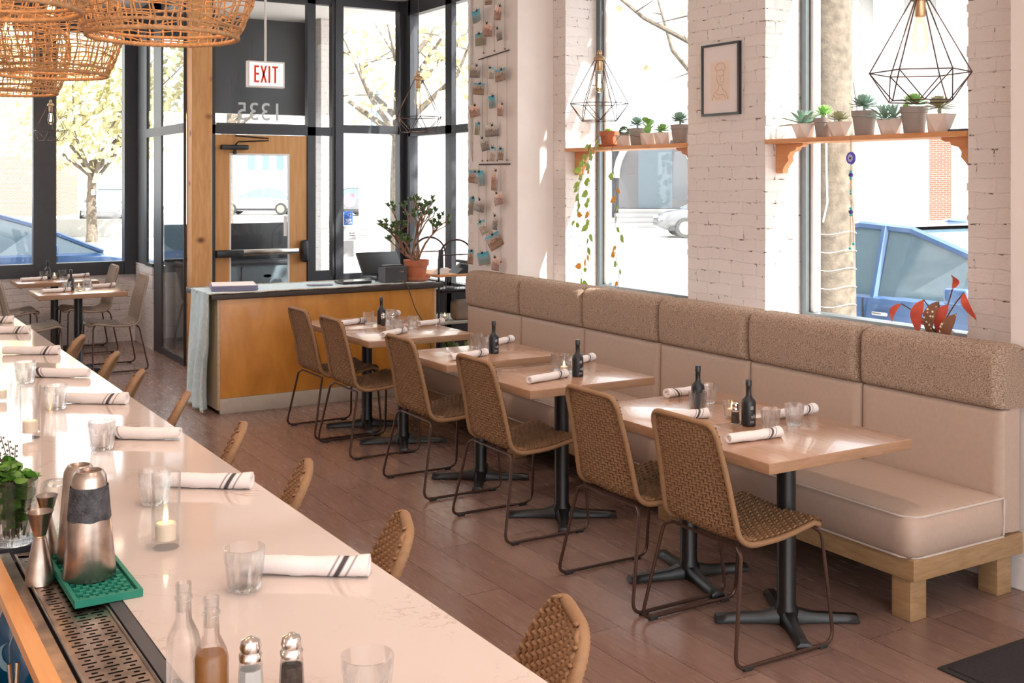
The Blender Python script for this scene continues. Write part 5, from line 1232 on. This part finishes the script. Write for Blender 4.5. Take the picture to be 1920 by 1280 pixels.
def make_basket():
    t = thing('basket_pendant', '', 'pendant lamp'); wm = MB(); r_ = random.Random(2)
    def R(z): return .226+.062*math.sin(min(1, z/.20)*PI/2) if z < .26 else .288-.16*((z-.26)/.16)**1.6
    for k in range(46):
        a = 2*PI*k/46+r_.uniform(-.02, .02); tw = r_.uniform(-.12, .12); pts = []
        for i in range(13): z = .42*i/12; b = a+tw*i/12+.015*math.sin(i*2+k); q = R(z)+.003*(1 if (i+k) % 2 else -1); pts.append((q*math.cos(b), q*math.sin(b), z))
        wm.tube(pts, .0028 if k % 2 else .0036, 5, cap=False)
    for j in range(16):
        z0 = .018+.40*j/15; pts = []; ph_ = r_.uniform(0, 6); am = r_.uniform(.002, .009)
        for i in range(64): b = 2*PI*i/64; z = z0+am*math.sin(b*3+ph_)+.003*math.sin(b*11+j); q = R(max(0, min(.42, z)))+.003*(1 if i % 2 else -1); pts.append((q*math.cos(b), q*math.sin(b), z))
        wm.tube(pts, .0026, 5, closed=True)
    for j in range(3):
        z0 = .06+.13*j; pts = []
        for i in range(64): b = 2*PI*i/64; z = z0+.035*math.sin(b*2+j*2); q = R(z)+.004; pts.append((q*math.cos(b), q*math.sin(b), z))
        wm.tube(pts, .0024, 5, closed=True)
    obj('woven_shade', wm, M['jute'], t, ang=180)
    rm = MB()
    for z, q, rr_ in ((0, .226, .0085), (.026, .236, .006)):
        pts = [(q*math.cos(2*PI*i/220), q*math.sin(2*PI*i/220), z) for i in range(220)]; rm.tube(pts, [rr_*(1 if i % 2 else .78) for i in range(220)], 7, closed=True)
    obj('twisted_rim', rm, M['jute'], t, ang=180)
    b_ = obj('globe_bulb', MB().lathe([(.018, .40), (.022, .37), (.044, .325), (.048, .295), (.040, .262), (.02, .247), (.0005, .245)], 28), M['amber'], t)
    fl = MB()
    for k in range(7): a = k*2*PI/7; fl.tube([(.006*math.cos(a), .006*math.sin(a), .37), (.018*math.cos(a), .018*math.sin(a), .32), (.012*math.cos(a), .012*math.sin(a), .27)], .0022, 5)
    obj('filament', fl, M['filament'], b_)
    obj('socket', MB().lathe([(.02, .40), (.024, .41), (.024, .46), (.01, .48)], 20), M['brass'], t); obj('cord', MB().tube([(0, 0, .48), (0, 0, CH-2.22)], .004, 6), M['black_plastic'], t)
    L = bpy.data.lights.new('lamp', 'POINT'); L.energy = 2.4; L.color = (1, .60, .32); L.shadow_soft_size = .05
    lo = bpy.data.objects.new('lamp_light', L); C.objects.link(lo); lo.parent = t; lo.location = (0, 0, .22)
    return t
for x, y, z, l, r_ in ((.866, 3.56, 2.225, 'woven basket pendant with the widest visible rim, nearest over the counter', 0), (.759, 5.03, 2.22, 'woven basket pendant hanging behind and left of the nearest one', 1.1),
                   (.724, 6.10, 2.215, 'smallest visible woven basket pendant, lowest at the left edge', 2.3), (.345, 3.28, 2.235, 'woven basket pendant overlapping the others at the top left corner', 3.0)):
    place('basket', make_basket, l, (x, y, z), r_, 'woven basket pendants over the counter')
# recessed ceiling spots
def make_spot():
    t = thing('recessed_spot', '', 'ceiling light')
    obj('trim_ring', MB().lathe([(.05, -.002), (.07, -.008), (.075, 0)], 24, cap=False), M['white_paint'], t); obj('lens', MB().lathe([(.0005, -.003), (.05, -.003)], 24), glow('spot_lens', (1, .80, .62), 14), t, label='glowing lens')
    L = bpy.data.lights.new('spot', 'SPOT'); L.energy = 48; L.color = (1, .73, .60); L.spot_size = 2.2; L.spot_blend = .9; L.shadow_soft_size = .06
    lo = bpy.data.objects.new('spot_light', L); C.objects.link(lo); lo.parent = t; lo.location = (0, 0, -.02)
    return t
for x in (.75, 2.3):
    for y in (-1.5, .4, 2.3, 4.3, 6.4, 8.6, 11.2): place('spot', make_spot, 'recessed warm ceiling spot', (x, y, CH-.001), 0, 'recessed ceiling spots')  # the farthest, unseen pair is added to brighten the window table end
# floor mat
t = thing('floor_mat', 'black floor mat lying at the bottom right corner', 'floor mat', (3.90, 2.05, 0))
obj('pile', MB().box(-.455, .455, -.615, .615, .001, .011, .003), M['mat_black'], t); obj('border', MB().box(-.48, .48, -.64, .64, 0, .006, .002), M['rubber'], t)
# cabinet and board added behind the door, standing in for a reflection in its glass
t = thing('reflected_cabinet', 'slate blue cabinet with cup pulls, standing in for a reflection in the door glass', 'cabinet', (3.70, 12.10, 0))
obj('body', MB().box(-.68, .68, -.2, .22, 0, .86, .004), M['grey_blue'], t); obj('cabinet_top', MB().box(-.70, .70, -.24, .24, .86, .90, .004), M['black_metal'], t)
for r0 in (.60, .32, .04):
    for x0 in (-.60, .03): 
        dr = obj('drawer', MB().box(x0, x0+.57, -.215, -.20, r0, r0+.24, .003), M['grey_blue'], t); obj('cup_pull', MB().lathe([(.045, 0), (.04, .018), (.02, .028)], 16, (x0+.285, -.215, r0+.13), 'y', ell=(1, .4)).rot(Matrix()), M['black_metal'], dr)
o = obj('reflected_board', MB().box(-.72, .72, -.02, .02, 0, .40, .004), M['black_plastic']); o.location = (3.70, 12.20, .901); tag(o, 'black board on the cabinet, standing in for a dark reflection in the door glass', 'board')

# ------------------------------------------------------------------ street outside
struct('ground', MB().box(-60, 80, FY+.2, 120, -.3, -.12).box(5.15, 80, -40, FY+.2, -.3, -.12).box(-60, -3.2, -40, FY+.2, -.3, -.12), M['concrete'])
struct('road', MB().box(8.6, 15, -40, 22, -.13, -.115).box(-60, 80, 17.5, 24, -.131, -.116), M['asphalt'])
struct('verge', MB().box(7.2, 8.5, -40, 17, -.125, -.10), M['leaf_litter'])
def make_car(paint):
    def mk():
        t = thing('parked_car', '', 'car')
        st_ = [(-2.2, .35, .62, .62), (-2.12, .25, .82, .74), (-1.6, .22, .90, .86), (-.9, .20, .95, .90), (.5, .20, .96, .90), (1.3, .22, .92, .88), (1.95, .26, .80, .82), (2.2, .38, .60, .68)]
        mb = MB(); vs = []; n = 10
        for x, zb, zt, hw in st_:
            pr_ = [(hw*.8, zb), (hw, zb+.1), (hw*1.01, (zb+zt)/2), (hw*.97, zt-.05), (hw*.82, zt)]
            vs += [(x, -a, b) for a, b in pr_[::1]]+[(x, a, b) for a, b in pr_[::-1]]
        k = len(st_); fs = [tuple(range(n))[::-1], tuple((k-1)*n+j for j in range(n))]
        for i in range(k-1):
            for j in range(n): fs.append((i*n+j, i*n+(j+1) % n, (i+1)*n+(j+1) % n, (i+1)*n+j))
        mb.add(vs, fs); obj('body', mb, paint, t, ang=50)
        g = MB(); roof = [(-1.95, .88, .70), (-1.35, 1.38, .60), (-.7, 1.50, .60), (-.15, 1.47, .60), (.45, 1.28, .62), (1.25, .93, .72)]
        vs = []
        for x, z, hw in roof: vs += [(x, -.84, .88), (x, -hw, z), (x, hw, z), (x, .84, .88)]
        fs = []
        for i in range(len(roof)-1):
            for j in range(3): fs.append((i*4+j, i*4+j+1, i*4+j+5, i*4+j+4))
        g.add(vs, fs); obj('cabin_glass', g, M['car_glass'], t, False)
        p = MB()
        for s in (-1, 1):
            for a, b in zip(roof[:-1], roof[1:]): p.tube([(a[0], s*a[2], a[1]), (b[0], s*b[2], b[1])], .035, 6)
            p.tube([(-.35, s*.845, .88), (-.42, s*.61, 1.49)], .035, 6)
        p.add([(roof[1][0], -.6, 1.385), (roof[2][0], -.6, 1.51), (roof[3][0], -.6, 1.50), (roof[3][0], .6, 1.50), (roof[2][0], .6, 1.51), (roof[1][0], .6, 1.385)], [(0, 1, 4, 5), (1, 2, 3, 4)])
        obj('roof', p, paint, t)
        for x in (-1.38, 1.36):
            for s in (-1, 1):
                wl = obj('wheel', MB().lathe([(.15, -.10), (.31, -.11), (.335, -.06), (.335, .06), (.31, .11), (.15, .10)], 28, (x, s*.84, .335), 'y'), M['tyre'], t)
                obj('hub_cap', MB().lathe([(.02, 0), (.20, 0), (.215, .01)], 20, (x, s*.955-.005, .335), 'y'), M['steel'], wl)
        for s in (-1, 1): obj('wing_mirror', MB().box(.42, .64, s*.86-.10*(s < 0), s*.86+.10*(s > 0), .92, 1.06, .03), paint, t)
        dl = MB()
        for s in (-1, 1):
            for x in (-.42, .62, -1.35): dl.box(x, x+.012, s*.905-.004, s*.905+.004, .34, .90)
            dl.box(-2.0, 1.9, s*.90-.012, s*.90+.012, .245, .36, .005)
        obj('trim_line', dl, M['black_plastic'], t, False)
        for s in (-1, 1):
            for x in (-.20, -1.15): obj('door_handle', MB().box(x-.10, x+.06, s*.915-.015, s*.915+.015, .77, .80, .008), M['chrome'], t)
        for s in (-1, 1): obj('headlamp', MB().box(2.02, 2.17, s*.66-.16, s*.66+.16, .60, .72, .03), M['white_paint'], t)
        return t
    return mk
def car(key, label, x, y, a): return place('car_'+key, make_car(M['car_'+key]), label, (x, y, -.115), math.radians(a))
car('blue', 'blue car parked right outside the near window', 8.3, 6.15, -90)
car('blue', 'blue car passing beyond the front window at the left edge', 1.75, 16.4, 3)
car('dark', 'grey car parked uphill behind the left front window', 10.3, 52.1, -110)
car('white', 'white car parked across the street, seen through the door glass', 19.9, 60.3, 149)
car('dark', 'dark car across the street, seen through the pane beside the door', 24.3, 55.4, -60)
car('dark', 'dark car parked before the stone steps, seen through the far window', 25.3, 28.5, 150)
def make_tree(seed, h, r, crown, spread, leaf=.16, col='autumn'):
    t = thing('street_tree', '', 'tree'); r_ = random.Random(seed); b = MB(); lf = MB()
    b.tube([(0, 0, -.1), (.02, 0, .3), (0, .03, h*.5), (.05, 0, h)], [r*1.25, r, r*.92, r*.75], 14)
    tips = []
    for k in range(9):
        a = k*2.4; p0 = Vector((.04, 0, h*(.62+.38*r_.random()))); d_ = Vector((math.cos(a), math.sin(a), r_.uniform(.5, 1.2))).normalized(); p1 = p0+d_*spread*r_.uniform(.5, .8); p2 = p1+(d_+Vector((r_.uniform(-.5, .5), r_.uniform(-.5, .5), .3)))*spread*.5
        b.tube([p0, p1, p2], [r*.42, r*.25, r*.08], 7); tips += [p1, p2]
        for m_ in range(3): q = p1.lerp(p2, r_.random()); e = q+Vector((r_.uniform(-1, 1), r_.uniform(-1, 1), r_.uniform(-.2, .8)))*spread*.45; b.tube([q, e], [r*.12, r*.03], 5); tips.append(e)
    for k in range(crown):
        c_ = r_.choice(tips)+Vector((r_.gauss(0, .35), r_.gauss(0, .35), r_.gauss(0, .3)))*spread*.6; n_ = Vector((r_.uniform(-1, 1), r_.uniform(-1, 1), r_.uniform(-1, 1))).normalized(); u_ = n_.orthogonal().normalized()*leaf*r_.uniform(.5, 1); v_ = n_.cross(u_)*.6
        lf.add([c_-u_, c_-v_, c_+u_, c_+v_], [(0, 1, 2, 3)])
    obj('trunk', b, M['bark'], t); o = obj('crown', lf, M[col], t, False); o['kind'] = 'stuff'; return t
t = make_tree(3, 6.5, .155, 500, 1.6); t.location = (5.71, 5.33, -.12); t['label'] = 'thick ribbed tree trunk right outside the near window'
fl = MB(); fl.tube([(-.15, -.09, 2.35), (-.16, -.10, 2.0), (-.15, -.10, 1.75), (-.17, -.08, 1.62)], .006, 5)
for k in range(5): z = 1.55-.12*k; fl.tube([(.158*math.cos(a), .158*math.sin(a), z+.012*math.sin(a*3)) for a in [2.4+i*.25 for i in range(14)]], .0018, 4)
obj('fairy_lights', fl, M['white_paint'], t, label='white fairy light wire wound round the trunk')
t = make_tree(5, 3.6, .13, 1300, 1.5, .09); t.location = (7.25, 15.4, -.12); t['label'] = 'forked autumn tree seen through the pane beside the door'
t = make_tree(6, 2.6, .16, 5200, 3.4, .20); t.location = (6.6, 36, -.12); t['label'] = 'yellow autumn tree behind the left front window'
t = make_tree(8, 2.4, .16, 5200, 3.4, .20); t.location = (-.5, 38, -.12); t['label'] = 'pale autumn tree behind the car at the left edge'
t = make_tree(9, 4.0, .12, 500, 2.4, .10); t.location = (8.9, 29.5, -.12); t['label'] = 'bare branched tree behind the cedar post'
t = make_tree(12, 3.4, .10, 60, 1.6, .08); t.location = (8.4, 9.3, -.12); t['label'] = 'bare street tree reaching over the far window'
# buildings across the street
def house(name, label, cat, x, y, rz, w_, dpt, h, m, wins, roof=None, extra=None):
    t = thing(name, label, cat, (x, y, -.12), math.radians(rz))
    obj('wall', MB().box(-w_/2, w_/2, 0, dpt, 0, h), m, t, False)
    for (a, b_, c_, e) in wins:
        f_ = obj('window', MB().box(a-.08, b_+.08, -.06, 0, c_-.08, c_).box(a-.08, b_+.08, -.06, 0, e, e+.08).box(a-.08, a, -.06, 0, c_, e).box(b_, b_+.08, -.06, 0, c_, e).box((a+b_)/2-.03, (a+b_)/2+.03, -.05, 0, c_, e), M['white_paint'], t, False)
        obj('pane', MB().box(a, b_, -.02, -.005, c_, e), M['car_glass'], f_, False)
    if roof: obj('roof', MB().prism([(-.4, h-.05), (dpt/2, h+roof), (dpt+.4, h-.05)], lambda p: (-w_/2-.3, p[0], p[1]), lambda p: (w_/2+.3, p[0], p[1])), M['clear_flat'], t, False)
    return t
h1 = house('clapboard_house', 'pale clapboard house across the side street, beyond the glass bay', 'building', 13.8, 29.6, -90, 5.2, 4, 5.6, M['house_grey'], [(-1.6, -.9, 3.3, 4.6), (.6, 1.3, 3.2, 4.5), (.6, 1.3, 1.2, 2.6)], 1.6)
sd = MB()
for k in range(26): sd.box(-2.6, 2.6, -.025, 0, .2+k*.19, .215+k*.19)
obj('siding_line', sd, M['clear_flat'], h1, False)
h2 = house('brick_house', 'house with a door and stone stoop across from the far window', 'building', 28.9, 36.6, -38, 9, 4, 3.9, plain('dark_grey_siding', (.045, .045, .055), .8), [(2.4, 3.4, 1.7, 3.2), (-3.6, -2.6, 1.7, 3.2)], None)  # siding is one even dark grey
obj('brick_bay', MB().box(1.7, 4.5, -.3, 0, 0, 3.9), M['red_brick'], h2, False)
dr = obj('door', MB().box(-.7, .7, -.05, 0, .75, 3.2), M['grey_blue'], h2, False)
obj('arch', MB().tube([(1.6*math.cos(a), -.1, 2.0+1.9*math.sin(a)) for a in [PI*k/16 for k in range(17)]], .14, 8), M['house_grey'], h2)
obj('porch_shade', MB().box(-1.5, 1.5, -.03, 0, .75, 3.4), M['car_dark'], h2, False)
for k in range(4): obj('stone_step', MB().box(-1.5-.15*(3-k), 1.5+.15*(3-k), -1.6+k*.38, 0, k*.18, k*.18+.18, .01), M['clear_flat'], h2)
h3 = house('white_building', 'bright white building with projecting eaves blocks across from the near window', 'building', 33.6, 25.6, -48, 15, 2.4, 12, M['house_grey'], [(.7, 1.4, .5, 3.2)], None)
for k in range(7): obj('cornice_block', MB().box(-7+k*2.1, -6+k*2.1, -1.0, 0, 6.3, 8.4, .01), M['white_paint'], h3)
obj('brick_pier', MB().box(-.9, -.2, -.2, 0, .5, 3.6), M['red_brick'], h3, False); obj('cornice', MB().box(-7.5, 7.5, -1.3, 0, 8.4, 8.9), M['white_paint'], h3, False)
h4 = house('white_shop', 'white building with three narrow windows seen through the door glass', 'building', 23.5, 73, 150, 16, -6, 8, M['clear_flat'], [], None)
for k in range(3): obj('narrow_window', MB().box(-.3-k*.95, .15-k*.95, .0, .05, 2.6, 4.8), M['car_glass'], h4, False)
house('brick_shed', 'low red brick building beyond the parked car at the left', 'building', 2.5, 66, -20, 16, 5, 3.2, M['red_brick'], [(-4.4, -2.6, .2, 3.4), (-.8, 1.0, .2, 3.4)], None)
bench = thing('retaining_wall', 'low pale garden wall beside the street at the left', 'wall', (8.6, 38.5, -.12), -.5); obj('blocks', MB().box(-3.2, 1.2, 0, .4, 0, .6, .02), M['clear_flat'], bench)
